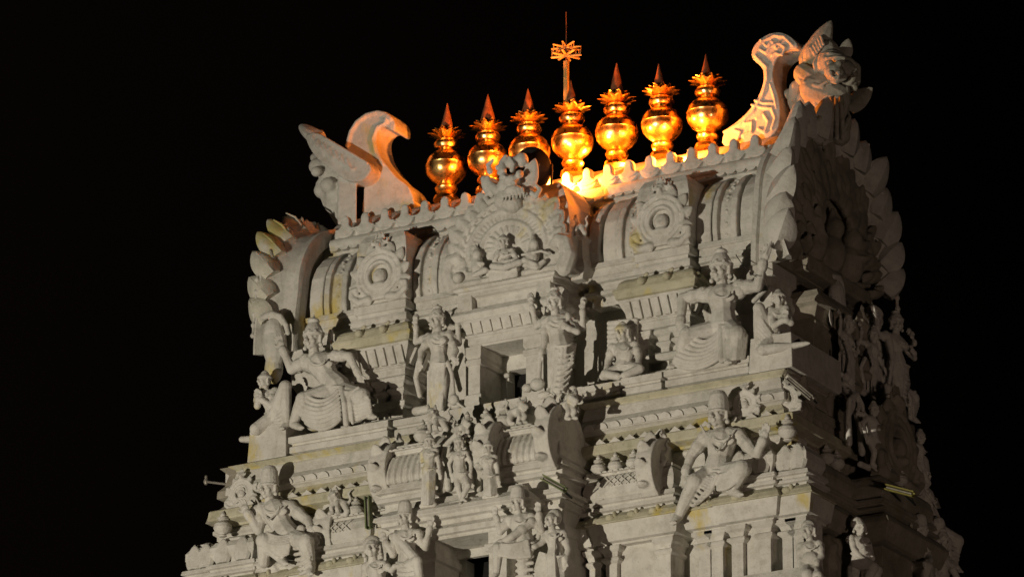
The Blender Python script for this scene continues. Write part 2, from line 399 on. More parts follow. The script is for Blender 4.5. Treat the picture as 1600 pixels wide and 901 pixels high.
# tier-one body
b = B(); b.box(-5.15, 5.15, -1.45, 1.45, -5.6, -2.75); part('upper_wall', b)
def shrine(c, hw, yf, zt, niche=True, parts_=('shrine_cornice', 'shrine_frieze')):
    """kapota cornice, flared fluted frieze and pilasters of one small shrine"""
    b = B(); z = zt
    b.mould(c-hw, c+hw, yf, -1.0, [(z+.01, .0), (z-.02, .10), (z-.06, .16), (z-.12, .20), (z-.20, .22), (z-.22, .22), (z-.24, .28), (z-.29, .29), (z-.31, .27), (z-.42, .24), (z-.45, .12)])
    for k in (-1, 1):
        x = c+k*hw*.45
        b.cap((x, yf-.10, z-.13), (x, yf-.26, z-.15), .085); b.ball((x, yf-.27, z-.13), (.05, .05, .05)); b.cap((x+.05, yf-.22, z-.05), (x+.10, yf-.22, z-.02), .035)
        b.ball((c+hw+.22, yf+.35+.4*k, z-.16), .07)
    part(parts_[0], b, 'olive', bev=.008)
    b = B(); b.mould(c-hw, c+hw, yf, -1.0, [(z-.44, .20), (z-.50, .20), (z-.84, .03), (z-.86, .07), (z-.90, .07), (z-.92, .03), (z-1.04, .03), (z-1.06, -.06), (z-1.1, -.06)])
    n = max(4, int(2*hw/.17))
    for i in range(n):
        x0 = c-hw-.1+(2*hw+.2)*(i+.12)/n; x1 = c-hw-.1+(2*hw+.2)*(i+.80)/n; k = 1-.0
        b.ext([(-.14, z-.50), (-.25, z-.52), (-.10, z-.83), (-.0, z-.83)], frame((x0, yf, 0), (0, 1, 0), (0, 0, 1), (1, 0, 0)), 0, x1-x0)
    m_ = int((-1.3-yf)/.2)
    for i in range(m_):
        y0 = yf+.06+.2*i
        b.ext([(.14, z-.50), (.25, z-.52), (.10, z-.83), (0, z-.83)], frame((c+hw, y0, 0), (1, 0, 0), (0, 0, 1), (0, 1, 0)), 0, .13)
    part(parts_[1], b, bev=.008)
for s in (-1, 1):
    c = 3.1*s; shrine(c, .60, -2.22, -3.34)
    b = B()
    for x in (-.42, .02, .42): pilaster(b, c+x, .28 if x != .02 else .2, -2.20+(.08 if x == .02 else 0), -1.2, -4.42, -5.5)
    b.box(c-.5, c+.5, -2.0, -1.2, -5.55, -4.4)
    b.mould(c-.56, c+.56, -2.18, -1.2, [(-4.86, .0), (-4.90, .05), (-4.98, .05), (-5.02, 0)])
    b.mould(c-.56, c+.56, -2.22, -1.2, [(-5.22, .0), (-5.26, .06), (-5.34, .08), (-5.36, 0), (-5.5, .02)])
    part('shrine_pilasters', b, bev=.01)
# central doorway bay
b = B(); zc = -3.04
b.mould(-.98, .98, -2.62, -1.0, [(zc, .1), (zc-.05, .14), (zc-.1, .12), (zc-.12, .06), (zc-.14, .06), (zc-.22, .08), (zc-.24, .0), (zc-.27, -.04), (zc-.43, -.04), (zc-.45, .03), (zc-.48, .09), (zc-.58, .16), (zc-.60, .16), (zc-.70, .10), (zc-.72, .02)])
for x0, x1 in ((-1.0, -.72), (.72, 1.0)): b.mould(x0, x1, -2.72, -2.5, [(zc-.2, 0), (zc-.5, .03)])
part('door_cornice', b, 'wall', bev=.012)
b = B(); z = -3.32
b.mould(-.80, .80, -2.66, -1.0, [(z-.44, .12), (z-.50, .12), (z-.70, .02), (z-.72, .06), (z-.76, .06), (z-.78, .02), (z-.90, .02), (z-.92, -.02), (z-.95, -.02)])
for i in range(8):
    x0 = -.86+1.72*(i+.12)/8; x1 = -.86+1.72*(i+.78)/8
    b.ext([(-.08, z-.50), (-.17, z-.51), (-.06, z-.70), (0, z-.70)], frame((x0, -2.66, 0), (0, 1, 0), (0, 0, 1), (1, 0, 0)), 0, x1-x0)
part('door_frieze', b, bev=.008)
for x0, x1 in ((-.84, -.56), (.42, .82)):
    b = B(); b.mould(x0, x1, -2.66, -1.4, [(-4.26, .03), (-4.44, .03), (-4.5, .0), (-4.52, .03), (-4.62, .03), (-4.64, -.01), (-5.20, -.01), (-5.22, .04), (-5.5, .05)]); part('door_jamb', b, bev=.01)
b = B(); b.box(-.62, -.44, -1.86, -1.5, -5.6, -4.2); b.box(.34, .46, -1.86, -1.5, -5.6, -4.2); b.box(-.44, .34, -1.86, -1.5, -4.56, -4.2)
fr_ = part('door_frame', b)
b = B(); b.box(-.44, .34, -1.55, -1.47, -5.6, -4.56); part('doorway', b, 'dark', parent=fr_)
b = B(); b.box(-.44, -.40, -1.84, -1.66, -4.75, -4.56); b.cap((-.45, -1.9, -4.66), (-.40, -1.9, -4.66), .05); part('door_hinge', b, parent=fr_)
for x0, x1 in ((-5.05, -4.45), (4.62, 5.32)): bay(x0, x1, -2.05, [(-3.42, -.02), (-3.46, .10), (-3.72, .12), (-3.76, .02), (-3.9, .02), (-3.94, .08), (-4.15, .08), (-4.35, -.02), (-5.5, -.02)], 'end_pier')
# big ledge under the seated figures
LEDGE = [(-5.50, -.12), (-5.52, .0), (-5.64, .0), (-5.66, -.06), (-5.70, -.06), (-5.72, -.02), (-5.84, -.02), (-5.86, -.10), (-5.96, -.10)]
for x0, x1, dy in ((-4.64, -2.40, 0), (-2.34, -1.55, .08), (1.72, 2.60, .10), (2.63, 3.50, .03), (3.55, 5.34, 0)): bay(x0, x1, -2.98+dy, LEDGE, 'figure_ledge')
b = B(); b.box(-1.75, 1.75, -2.85, -1.2, -5.95, -5.5); part('door_sill', b)
for s in (-1, 1):
    b = B(); b.mould(5.38 if s > 0 else -5.50, 6.22 if s > 0 else -4.68, -3.0, -1.0, [(-5.22, 0), (-5.26, .0), (-5.9, .03)]); part('corner_pedestal', b, bev=.015)
# second cornice, both sides of the central bay
for s in (-1, 1):
    x0, x1 = (-5.78, -1.9) if s < 0 else (1.9, 6.0)
    b = B(); b.mould(x0, x1, -2.98, -1.0, [(-5.93, .10), (-5.95, .14), (-6.02, .02), (-6.05, .02)]); part('cornice_fascia', b, 'olive', bev=.01)
    b = B(); b.mould(x0+.02, x1-.02, -3.0, -1.0, [(-6.04, .0), (-6.08, .02), (-6.28, .06), (-6.40, .16), (-6.54, .17), (-6.56, .10), (-6.6, 0)])
    lobes(b, x0+.05, x1-.05, -3.15, -6.53, .27, .13, .05)
    part('curved_cornice', b, bev=.008)
    b = B(); b.mould(x0, x1, -3.02, -1.0, [(-6.56, -.02), (-6.60, .03), (-6.74, .12), (-6.8, .12)]); part('cornice_soffit_band', b, 'olive')
    b = B(); teeth(b, x0, x1, -3.18, -6.87, .31, .12, .12); part('tooth_row', b)
    b = B(); b.mould(x0-.1, x1+.1, -3.05, -1.0, [(-6.80, .06), (-6.86, .27), (-6.88, .30), (-7.05, .32), (-7.07, .30), (-7.12, .10), (-7.16, .08)]); part('lower_fascia', b, 'olive', bev=.012)
# second tier body
b = B(); b.box(-6.1, 6.1, -2.9, 2.6, -9.9, -5.9); part('second_wall', b)
for s in (-1, 1):
    b = B(); b.mould(min(2*s, 6.2*s), max(2*s, 6.2*s), -3.02, -2.5, [(-7.12, .0), (-7.2, .06), (-7.26, .06), (-7.3, 0), (-7.5, 0)]); part('wall_moulding', b, bev=.01)
TIER = [(-7.50, -.16), (-7.53, -.02), (-7.60, .03), (-7.75, .07), (-7.90, .06), (-7.98, -.02), (-8.0, .10), (-8.08, .12), (-8.10, .05), (-8.16, .05), (-8.18, .14), (-8.24, .15), (-8.26, .06), (-8.32, .06)]
KAP = [(-8.30, .06), (-8.32, .14), (-8.40, .22), (-8.50, .27), (-8.52, .27)]
WHT = [(-8.51, .23), (-8.84, .15), (-8.86, .05), (-8.90, .05)]
for s in (-1, 1):
    for i, (x0, x1, dy) in enumerate(((2.12, 2.42, .12), (2.52, 3.95, 0), (4.42, 5.0, .05), (5.12, 6.0, .0), (6.10, 6.62, .1))):
        a0, a1 = (x0, x1) if s > 0 else (-x1, -x0); yf = -3.42+dy
        q = [(-7.98, .0), *TIER[6:]] if i == 2 else TIER
        if i < 2:
            b = B(); b.mould(a0, a1, yf, -2.6, q)
        else:
            b = B(); b.mould(a0, a1, yf, -2.6, TIER[6:])
            if i != 2:      # bulging corner dome
                cx = (a0+a1)/2; hw = (a1-a0)/2
                b.mould(a0, a1, yf, -2.6, [(-7.40, -.22), (-7.46, -.10), (-7.52, -.10), (-7.54, -.02), (-7.66, .06), (-7.80, .06), (-7.92, -.02), (-8.02, -.06)])
                for k in (-1, 1): leaf(b, (cx+k*hw*.5, yf-.02, -7.98), (0, 0, 1), (1, 0, 0), .5, .4, .16)
        if i == 1:          # lattice of crossing threads on the little vault
            for k in range(6):
                for sg in (-1, 1):
                    xx = a0+.05+(a1-a0-.5)*k/6+(.22 if sg < 0 else 0)
                    b.tube([(xx, yf-.04, -7.56), (xx+.11*sg, yf-.08, -7.66), (xx+.22*sg, yf-.09, -7.76)], .012)
        part('miniature_vault', b, bev=.012)
        b = B(); b.mould(a0, a1, yf, -2.6, KAP)
        for k in range(int((a1-a0)/.45)):
            xx = a0+.25+.45*k; b.ball((xx, yf-.22, -8.41), (.09, .07, .07)); b.ball((xx+.1, yf-.22, -8.36), (.04, .05, .06))
        part('lower_kapota', b, 'olive', bev=.01)
        b = B(); b.mould(a0, a1, yf, -2.6, WHT); part('white_frieze', b, bev=.01)
        b = B(); b.box(a0+.03, a1-.03, yf+.10, -2.6, -10.2, -8.88)
        m_ = 2 if (a1-a0) > .5 else 1
        for k in range(m_):
            pilaster(b, a0+.16+(a1-a0-.32)*(k/(m_-1) if m_ > 1 else .5), .26, yf-.02, -2.8, -8.90, -10.1)
        part('pilasters', b, bev=.01)
# pots along the second tier
for s in (-1, 1):
    for x in (2.38, 2.74, 3.12) if s > 0 else (-3.28, -2.86, -2.40, -1.98):
        b = B(); pot(b, x, -3.36, -7.50, .78); part('pot_finial', b, 'statue', smooth='auto')
    b = B(); pot(b, 6.32*s if s > 0 else -5.82, -3.40, -7.44, .95); part('pot_finial', b, 'statue', smooth='auto')
    b = B(); b.box(2.1*s if s > 0 else -3.95, 3.95 if s > 0 else -2.1, -3.40, -3.0, -7.52, -7.47); lobes(b, 2.15 if s > 0 else -3.9, 3.9 if s > 0 else -2.15, -3.42, -7.47, .12, .035, .04); part('vault_ridge', b)
# central bay of the second tier: a miniature barrel vault on a doorway
VX0, VX1 = -1.72, 1.88
b = B(); b.mould(VX0, VX1, -4.05, -2.5, [(-6.44, -.10), (-6.50, -.10), (-6.52, -.04), (-6.60, -.04), (-6.62, -.10), (-6.70, -.02), (-6.86, .09), (-7.02, .16), (-7.16, .19), (-7.24, .17), (-7.30, .04)])
for k in range(26):
    x0 = VX0+.1+(VX1-VX0-.2)*k/26
    b.tube([(x0, -4.05-o, z) for o, z in ((.0, -6.72), (.10, -6.86), (.17, -7.02), (.20, -7.16), (.17, -7.24))], .035)
lobes(b, VX0, VX1, -4.12, -6.60, .13, .05, .04)
part('central_vault', b, voxel=.018)
b = B(); b.mould(VX0-.05, VX1+.10, -4.1, -2.5, [(-7.30, .10), (-7.42, .14), (-7.44, .05), (-7.50, .05), (-7.52, .12), (-7.60, .12), (-7.62, .0), (-7.86, .0), (-7.88, .15), (-7.96, .17), (-7.98, .10), (-8.04, .10)])
b.mould(-1.35, 1.35, -4.34, -2.5, [(-7.70, -.06), (-7.84, .0), (-7.88, .12), (-8.0, .26), (-8.10, .30), (-8.14, .22), (-8.20, .22), (-8.22, .12), (-8.30, .10), (-8.32, .02), (-8.36, .02)])
part('central_cornice', b, bev=.012)
b = B(); b.mould(-.90, 1.0, -4.40, -2.6, [(-8.34, .04), (-8.38, .08), (-8.48, .08), (-8.50, .0), (-8.56, .0)]); b.box(-.50, .62, -3.6, -2.8, -8.72, -8.55)
part('lower_lintel', b, bev=.01)
for x0, x1 in ((-.95, -.50), (.62, 1.02)): bay(x0, x1, -4.38, [(-8.55, 0), (-8.78, 0), (-8.80, .05), (-8.92, .05), (-8.95, -.01), (-10.2, -.01)], 'door_jamb', yb=-2.8)
for x0, x1 in ((-1.9, -1.0), (1.08, 2.0)): bay(x0, x1, -4.0, [(-8.04, .05), (-8.2, .05), (-8.22, .0), (-8.5, .0), (-8.52, .06), (-8.66, .06), (-8.7, 0), (-10.2, 0)], 'lower_bay', yb=-2.8)
b = B(); b.box(-.50, -.36, -3.5, -2.85, -10.2, -8.7); b.box(.48, .62, -3.5, -2.85, -10.2, -8.7); b.box(-.36, .48, -3.5, -2.85, -8.72, -8.5); fr2 = part('door_frame', b)
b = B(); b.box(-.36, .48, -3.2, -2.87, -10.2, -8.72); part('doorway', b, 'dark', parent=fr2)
for x in (-1.02, 1.28, 1.66, -.4, -.05, .35, .75):
    b = B(); pot(b, x, -4.0, -6.52, .92); part('pot_finial', b, 'statue', smooth='auto')
# side discs with flame edges closing the little vaults
def disc(x, y, z, r_, th=.22):
    b = B(); fr = right(x, y, z, r_)
    N = 26; path = [(math.sin(R(-150+300*i/N)), math.cos(R(-150+300*i/N))) for i in range(N+1)]
    b.ext([(a*.9, c_*.9) for a, c_ in path], fr, -.02, .05/r_)
    for i in range(N):
        (a0, c0), (a1, c1) = path[i], path[i+1]
        b.ext([(a0*.86, c0*.86), (a0, c0), (a1, c1), (a1*.86, c1*.86)], fr, -th/r_, .09/r_)
    for i in range(2, N-1, 3):
        a, c_ = path[i]; leaf(b, fr(a*.9, c_*.9, -.5*th/r_), fvec(fr, a, c_+.5), Vector((1, 0, 0)), .38*r_, .30*r_+.08, .2*r_, curl=.1)
    monster(b, fr, 0, 1.05, .02, .25)
    return part('vault_end_disc', b, 'wall', voxel=.02)
disc(VX1+.08, -3.95, -6.95, .72); disc(.66, -4.0, -6.98, .62, .25); disc(VX0-.02, -3.68, -6.95, .64, .3); disc(-.56, -3.75, -6.98, .6, .3)
disc(3.72, -3.35, -7.62, .62, .25); disc(-3.42, -2.98, -7.70, .58, .32)
# corner flame ornaments on the lower fascia
for x, y, z, s_ in ((5.35, -3.2, -6.52, .30), (-5.55, -3.2, -6.55, .34), (6.1, -3.0, -6.5, .30)):
    b = B(); kudu(b, front(x, y, z, s_), 7, True, True, 9); part('corner_ornament', b, 'statue', voxel=.016)
# ------------------------------------------------------------------ barrel end gables with their petals
GP = []
for i in range(41):
    th = -140+280*i/40; t = R(abs(th)); sg = 1 if th > 0 else -1
    if abs(th) <= 90: a, c_ = (2.06 if sg < 0 else 1.94)*math.sin(t), -2.15+1.72*math.cos(t)
    else: a, c_ = (2.06 if sg < 0 else 1.94)+.16*math.sin((t-math.pi/2)*2), -2.15-1.75*math.sin(t-math.pi/2)
    GP.append((a*sg, c_))
def gable(s):
    G_ = [p for k, p in enumerate(GP) if not (s > 0 and k > 35)]
    th = B(); P_ = [(4.98, -.06), (5.02, .02), (5.12, .02), (5.16, -.04), (5.30, -.03), (5.45, .04), (5.60, .16), (5.72, .30), (5.76, .30), (5.74, .18), (5.66, .02), (5.6, -.12), (4.98, -.3)]
    N = len(P_); v = []; f = []
    for i, (a, c_) in enumerate(G_):
        n = Vector((a/2.12**2, (c_+2.15)/1.72**2)).normalized() if c_ > -2.15 else Vector((1 if a > 0 else -1, -.15)).normalized()
        foot = max(0, (-2.9-c_))*(.35 if s > 0 and a < 0 else .0)
        for x, o in P_: v.append((s*(x+(foot if x > 5.3 else 0)), a+n.x*o, c_+n.y*o))
    for i in range(len(G_)-1):
        for k in range(N):
            a = i*N+k; c2 = i*N+(k+1) % N; f.append((a, a+N, c2+N, c2))
    f.append(tuple(range(N))); f.append(tuple((len(G_)-1)*N+k for k in range(N)))
    th.add(v, f); g_ = part('gable_arch', th, 'wall', smooth='auto', label='flaring horseshoe arch closing the '+('right' if s > 0 else 'left')+' end of the barrel roof')
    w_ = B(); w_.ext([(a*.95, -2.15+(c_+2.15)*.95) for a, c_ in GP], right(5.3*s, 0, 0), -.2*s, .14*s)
    part('gable_wall', w_, 'darker', parent=g_)
    for i in range(17):
        k = 2.5+35*i/16; j = int(k); a = GP[j][0]+(GP[j+1][0]-GP[j][0])*(k-j); c_ = GP[j][1]+(GP[j+1][1]-GP[j][1])*(k-j)
        if (abs(a) < .5 and c_ > -1) or (s < 0 and a > -.9): continue
        if c_ < -2.9 and (a > 0 or s < 0): continue
        rad = Vector((0, a, (c_+2.15)*1.2)).normalized(); tan = Vector((0, -a, 0)).normalized()
        up = Vector((0, 0, 1)); pb = B()
        d = Vector((s*(.5 if s > 0 else .62), 0, 0))+rad*.22+up*.75
        tg = rad.cross(Vector((1, 0, 0)))
        rq = random.Random(i*7+s); d += Vector((rq.uniform(-.1, .1), 0, rq.uniform(-.12, .12))); kk = .86+.28*rq.random(); leaf(pb, Vector((s*5.58, a, c_-.12))+rad*.14, d, tg, (.74 if s > 0 else .66)*kk, (.64 if s > 0 else .54), (.42 if s > 0 else .30), curl=.10); pp = Vector((s*5.58, a, c_-.12))+rad*.14; dd = d.normalized(); pb.tube([pp+dd*.1+tg.cross(dd)*(-.16), pp+dd*.35+tg.cross(dd)*(-.17), pp+dd*.58+tg.cross(dd)*(-.06)], (.03, .015)); pb.tube([pp+dd*.1+tg.cross(dd)*(.16), pp+dd*.35+tg.cross(dd)*(.17), pp+dd*.58+tg.cross(dd)*(.06)], (.03, .015))
        part('petal', pb, 'petal' if s < 0 else 'statue', parent=g_, smooth='auto')
    return g_
GR = gable(1); GL = gable(-1)
# tooth beads along the inner edge of both arches
for s, g_ in ((1, GR), (-1, GL)):
    b = B()
    for i in range(3, 38):
        a, c_ = GP[i]; rad = Vector((0, a, (c_+2.15)*1.2)).normalized(); b.ball(Vector((s*5.80, a, c_))+rad*.30, .06, n=8, m=5); eg = (eg if i > 3 else [])+[Vector((s*5.80, a, c_))+rad*.29]
    b.tube(eg, .035); part('bead_edge', b, parent=g_, voxel=.02)
    # deep relief on the outward face of the gable: nested arches, figures in the middle
    b = B(); fr = right(5.46*s, 0, -2.2) if s > 0 else left(5.46*s, 0, -2.2)
    for r_ in (1.75, 1.35, 1.0): b.tube([fr(r_*math.sin(R(t)), r_*.85*math.cos(R(t)), .02) for t in range(-110, 111, 11)], .07)
    for t in range(-100, 101, 20): leaf(b, fr(1.4*math.sin(R(t)), 1.2*math.cos(R(t)), .05), fvec(fr, math.sin(R(t)), math.cos(R(t))+.3), fvec(fr, math.cos(R(t)), -math.sin(R(t))), .5, .42, .3)
    rl = random.Random(5)
    for row in range(5):
        rr_ = 1.95-.30*row
        for t in range(-125, 126, 14-row):
            tt = t+rl.uniform(-4, 4); leaf(b, fr(rr_*math.sin(R(tt)), rr_*.88*math.cos(R(tt))-.1, .06+.03*row), fvec(fr, math.sin(R(tt))+rl.uniform(-.3, .3), math.cos(R(tt))+.7, .5+.2*rl.random()), fvec(fr, 1, -.2), rl.uniform(.32, .58), rl.uniform(.2, .36), .14, curl=.25)
    for x in (-.75, 0, .75): b.ball(fr(x, -.5, .1), (.3, .3, .4)); b.ball(fr(x, .0, .2), (.2, .17, .22)); b.cap(fr(x, .15, .15), fr(x, .4, .15), .12, .04)
    b.box(min(5.4*s, 5.75*s), max(5.4*s, 5.75*s), -1.3, 1.3, -3.4, -3.1)
    part('gable_relief', b, 'darker', parent=g_, voxel=.035)
# ------------------------------------------------------------------ the right (and left) faces of the tower, in shade
def side_tier(s):
    X = 5.15
    def mb(y0, y1, x, prof, name, m='darker', org=None):
        b = B(); v = []; f = []
        for z, o in prof:
            v += [(s*(x+o), y0-o, z), (s*(x+o), y1+o, z), (s*4.5, y1+o, z), (s*4.5, y0-o, z)]
        n = len(prof)
        for i in range(n-1):
            for k in range(4):
                a = 4*i+k; c2 = 4*i+(k+1) % 4; f.append((a, a+4, c2+4, c2))
        f.append((0, 1, 2, 3)); f.append(tuple(4*(n-1)+k for k in (3, 2, 1, 0))); b.add(v, f)
        return part(name, b, m, bev=.012)
    sh = lambda p, dz: [(z+dz, o) for z, o in p]
    if s > 0: mb(-1.1, 1.1, 5.75, [(-3.75, .0), (-3.8, .12), (-3.95, .2), (-4.05, .22), (-4.1, .1), (-4.3, .0), (-4.4, .05), (-4.5, -.05), (-5.5, -.05)], 'side_shrine')
    mb(-2.3, 2.3, 5.75, [(-5.50, .0), (-5.66, .0), (-5.7, -.06), (-5.9, -.04)], 'side_ledge')
    mb(-2.9, 2.6, 6.02, [(-5.93, .14), (-6.05, .0), (-6.28, .06), (-6.4, .16), (-6.54, .17), (-6.6, 0), (-6.74, .12), (-6.86, .27), (-7.05, .32), (-7.12, .1), (-7.2, 0)], 'side_cornice')
    for i, (y0, y1, dx) in enumerate(((-2.2, -1.2, 0), (-1.0, 1.0, .55), (1.2, 2.2, 0))):
        mb(y0, y1, 6.45+dx, TIER[:-1], 'side_miniature_vault'); mb(y0, y1, 6.45+dx, KAP+WHT[1:3], 'side_kapota'); mb(y0+.1, y1-.1, 6.40+dx, [(-8.84, 0), (-10.2, 0)], 'side_pilaster_block')
        for k in range(3 if dx else 2):
            b = B(); pot(b, s*(6.35+dx), y0+.3+(y1-y0-.6)*k/(2 if dx else 1), -7.52, .8); part('pot_finial', b, 'statue', smooth='auto')
side_tier(1); side_tier(-1)
b = B(); kudu(b, right(6.95, -.1, -6.75, .85), 9, True, True, 4, .25); part('side_medallion', b, 'darker', voxel=.03)
b = B(); kudu(b, right(6.1, .2, -4.9, .75), 9, True, True, 5, .3); part('side_medallion', b, 'darker', voxel=.03)
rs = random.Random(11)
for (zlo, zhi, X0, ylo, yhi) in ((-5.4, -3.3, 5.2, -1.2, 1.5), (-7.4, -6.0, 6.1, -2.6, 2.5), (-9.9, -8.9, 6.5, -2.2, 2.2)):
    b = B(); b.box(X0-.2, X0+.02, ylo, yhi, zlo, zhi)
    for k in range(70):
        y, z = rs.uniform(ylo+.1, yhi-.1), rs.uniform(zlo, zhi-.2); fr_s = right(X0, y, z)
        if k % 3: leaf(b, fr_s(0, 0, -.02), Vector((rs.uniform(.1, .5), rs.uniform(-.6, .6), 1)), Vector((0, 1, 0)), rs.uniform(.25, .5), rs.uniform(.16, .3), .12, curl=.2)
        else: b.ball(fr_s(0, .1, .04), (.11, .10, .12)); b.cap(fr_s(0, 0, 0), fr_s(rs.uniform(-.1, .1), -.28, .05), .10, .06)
    part('side_foliage_relief', b, 'darker', voxel=.03)
# ------------------------------------------------------------------ the rest of the tower, down to the ground
zt = -10.0; hx, yf, yb = 6.9, -3.9, 3.4
for k in range(5):
    h = 3.9+.4*k
    b = B()
    b.mould(-hx, hx, yf, yb, [(zt, .0), (zt-.3, .1), (zt-.32, .3), (zt-.6, .4), (zt-.62, .05), (zt-h+.5, .05), (zt-h+.48, .2), (zt-h, .25)], both=True)
    for i in range(9): pilaster(b, -hx+.6+(2*hx-1.2)*i/8, .4, yf-.2, yf+.5, zt-.65, zt-h+.5)
    part('lower_tier', b)
    zt -= h; hx += .55; yf -= .55; yb += .5
b = B(); b.mould(-hx-.3, hx+.3, yf-.3, yb+.3, [(zt, .3), (zt-.5, .5), (zt-.6, 0), (-KZ+1, 0), (-KZ+.8, .4), (-KZ, .4)], both=True); part('stone_base', b, 'darker')
# ------------------------------------------------------------------ statues
def lerp(p, q, t): return tuple(a+(b-a)*t for a, b in zip(p, q))
def poly(pts, t):
    k = t*(len(pts)-1); i = min(int(k), len(pts)-2); return lerp(pts[i], pts[i+1], k-i)
class Fig:
    """a carved figure laid out joint by joint; d is the distance out from plane Y0"""
    def __init__(s, Y0, mirror=None): s.Y0 = Y0; s.b = B(); s.cr = B(); s.crown_used = False
    def w(s, p): return P(p[0], p[1], s.Y0-(p[2] if len(p) > 2 else 0)/80)
    def c(s, p, q, r1, r2=None): s.b.cap(s.w(p), s.w(q), r1/80, (r1 if r2 is None else r2)/80)
    def ch(s, pts, r1, r2=None):
        r2 = r1 if r2 is None else r2; n = len(pts)-1
        for i in range(n): s.c(pts[i], pts[i+1], r1+(r2-r1)*i/n, r1+(r2-r1)*(i+1)/n)
    def ba(s, p, r, rd=None, rz=None):
        s.b.ball(s.w(p), (r/80, (rd or r)/80, (rz or r)/80))
    def hand(s, p, dr, r, grip=False):
        o = s.w(p); q = s.w((p[0]+dr[0], p[1]+dr[1], (p[2] if len(p) > 2 else 0)+(dr[2] if len(dr) > 2 else 0)))
        d = (q-o).normalized(); out = Vector((0, -1, .1)); sd = d.cross(out).normalized(); m = r/80
        s.b.ball(o+d*m*.9, (m*.9, m*.55, m*.9)); s.b.cap(o, o+d*m*1.3, m*.55, m*.6)
        for i, k in enumerate((-1.5, -.5, .5, 1.5)):
            L = (1.15, 1.45, 1.35, 1.0)[i]*m; a = o+d*m*1.5+sd*(k*m*.42)
            m1 = a+d*L*.55+sd*(k*m*.08)+out*(m*(.05 if not grip else .5)); e_ = m1+d*L*(.55 if not grip else -.1)+out*(m*(.2 if not grip else .3))
            s.b.cap(a, m1, m*.24, m*.22); s.b.cap(m1, e_, m*.22, m*.17)
        t0 = o+d*m*.5-sd*m*.6; s.b.cap(t0, t0+(d-sd*.9).normalized()*m*.9, m*.28, m*.24); s.b.cap(t0+(d-sd*.9).normalized()*m*.9, t0+(d*1.5-sd*.9).normalized()*m*1.4, m*.24, m*.18)
    def arm(s, sh, el, wr, r, dr=None, bangle=True, grip=False):
        r *= 1.14; s.c(sh, el, r*1.15, r*.88); s.ba(sh, r*1.25); s.c(el, wr, r*.9, r*.6)
        for p, q, t, k in ((sh, el, .45, 1.2), (el, wr, .86, .86), (el, wr, .76, .86)):
            if bangle: c0 = lerp(p, q, t); c1 = lerp(p, q, t+.05); s.c(c0, c1, r*k, r*k)
        s.hand(wr, dr or (wr[0]-el[0], wr[1]-el[1]), r*.85, grip)
    def head(s, p, r, yaw=0, tilt=0, crown=0, style='tall', hair=False):
        r *= 1.10; o = s.w(p); m = r/80; Rm = Matrix.Rotation(R(yaw), 3, 'Z') @ Matrix.Rotation(R(tilt), 3, 'Y')
        q = lambda x, y, z: o+Rm @ Vector((x*m, -y*m, z*m))      # x right, y forward, z up
        b = s.b
        b.ball(q(0, -.08, .12), (.80*m, .92*m, .92*m), Rm); b.ball(q(0, .22, -.42), (.58*m, .58*m, .52*m), Rm)
        b.ball(q(0, .52, -.80), (.24*m, .22*m, .2*m), Rm)
        b.cap(q(0, .84, .15), q(0, 1.04, -.22), .10*m, .17*m); b.cap(q(-.1, .95, -.25), q(.1, .95, -.25), .12*m)
        for x in (-1, 1):
            b.cap(q(.12*x, .82, .28), q(.52*x, .62, .30), .10*m, .07*m); b.ball(q(.34*x, .70, .08), (.19*m, .13*m, .11*m), Rm)
            b.ball(q(.42*x, .50, -.25), .26*m); b.cap(q(.84*x, -.05, .25), q(.88*x, -.0, -.35), .14*m, .11*m)
            b.ball(q(.92*x, .0, -.62), .22*m)
            if hair: b.tube([q(.7*x, -.3, .3), q(.85*x, -.4, -.5), q(.9*x, -.35, -1.1)], (.28*m, .22*m))
        b.cap(q(-.2, .82, -.50), q(.2, .82, -.50), .075*m); b.cap(q(-.16, .80, -.63), q(.16, .80, -.63), .085*m)
        b.cap(q(0, -.1, -.5), q(0, -.2, -1.35), .46*m, .52*m)
        if crown:
            H = crown/r; c = s.cr; s.crown_used = True; c2 = B()
            if style == 'tall': pr = [(.90, .30), (1.0, .36), (1.0, .56), (.90, .60), (.88, .70), (.84, .74+.1*H), (.80, .78+.2*H), (.70, .8+.34*H), (.66, .84+.38*H), (.52, .9+.48*H), (.50, .98+.5*H), (.56, 1+.56*H), (.54, 1+.68*H), (.40, 1+.76*H), (.12, 1.02+.84*H), (.08, 1.05+H), (.02, 1.08+H)]
            elif style == 'hat': pr = [(.95, .25), (1.0, .32), (.98, .40), (.9, .42), (.86, .6+.4*H), (.78, .8+.7*H), (.55, .85+.95*H), (.2, .9+H), (.02, .92+H)]
            else: pr = [(.92, .2), (1.05, .3), (1.02, .5), (.8, .75), (.5, .75+.4*H), (.55, .75+.5*H), (.3, .75+.8*H), (.05, .8+H)]
            c2.lathe((0, 0, 0), [(a*m, z*m) for a, z in pr], 16)
            for k in range(9 if style == 'tall' else 0):
                a = R(k*40); c2.ball((.90*m*math.cos(a), .90*m*math.sin(a), .66*m), (.14*m, .14*m, .16*m), n=8, m=6)
            c2.v = [o+Rm @ v+Rm @ Vector((0, .08*m, 0)) for v in c2.v]; c.add(c2.v, c2.f)
            s.crown_c = o
        return q
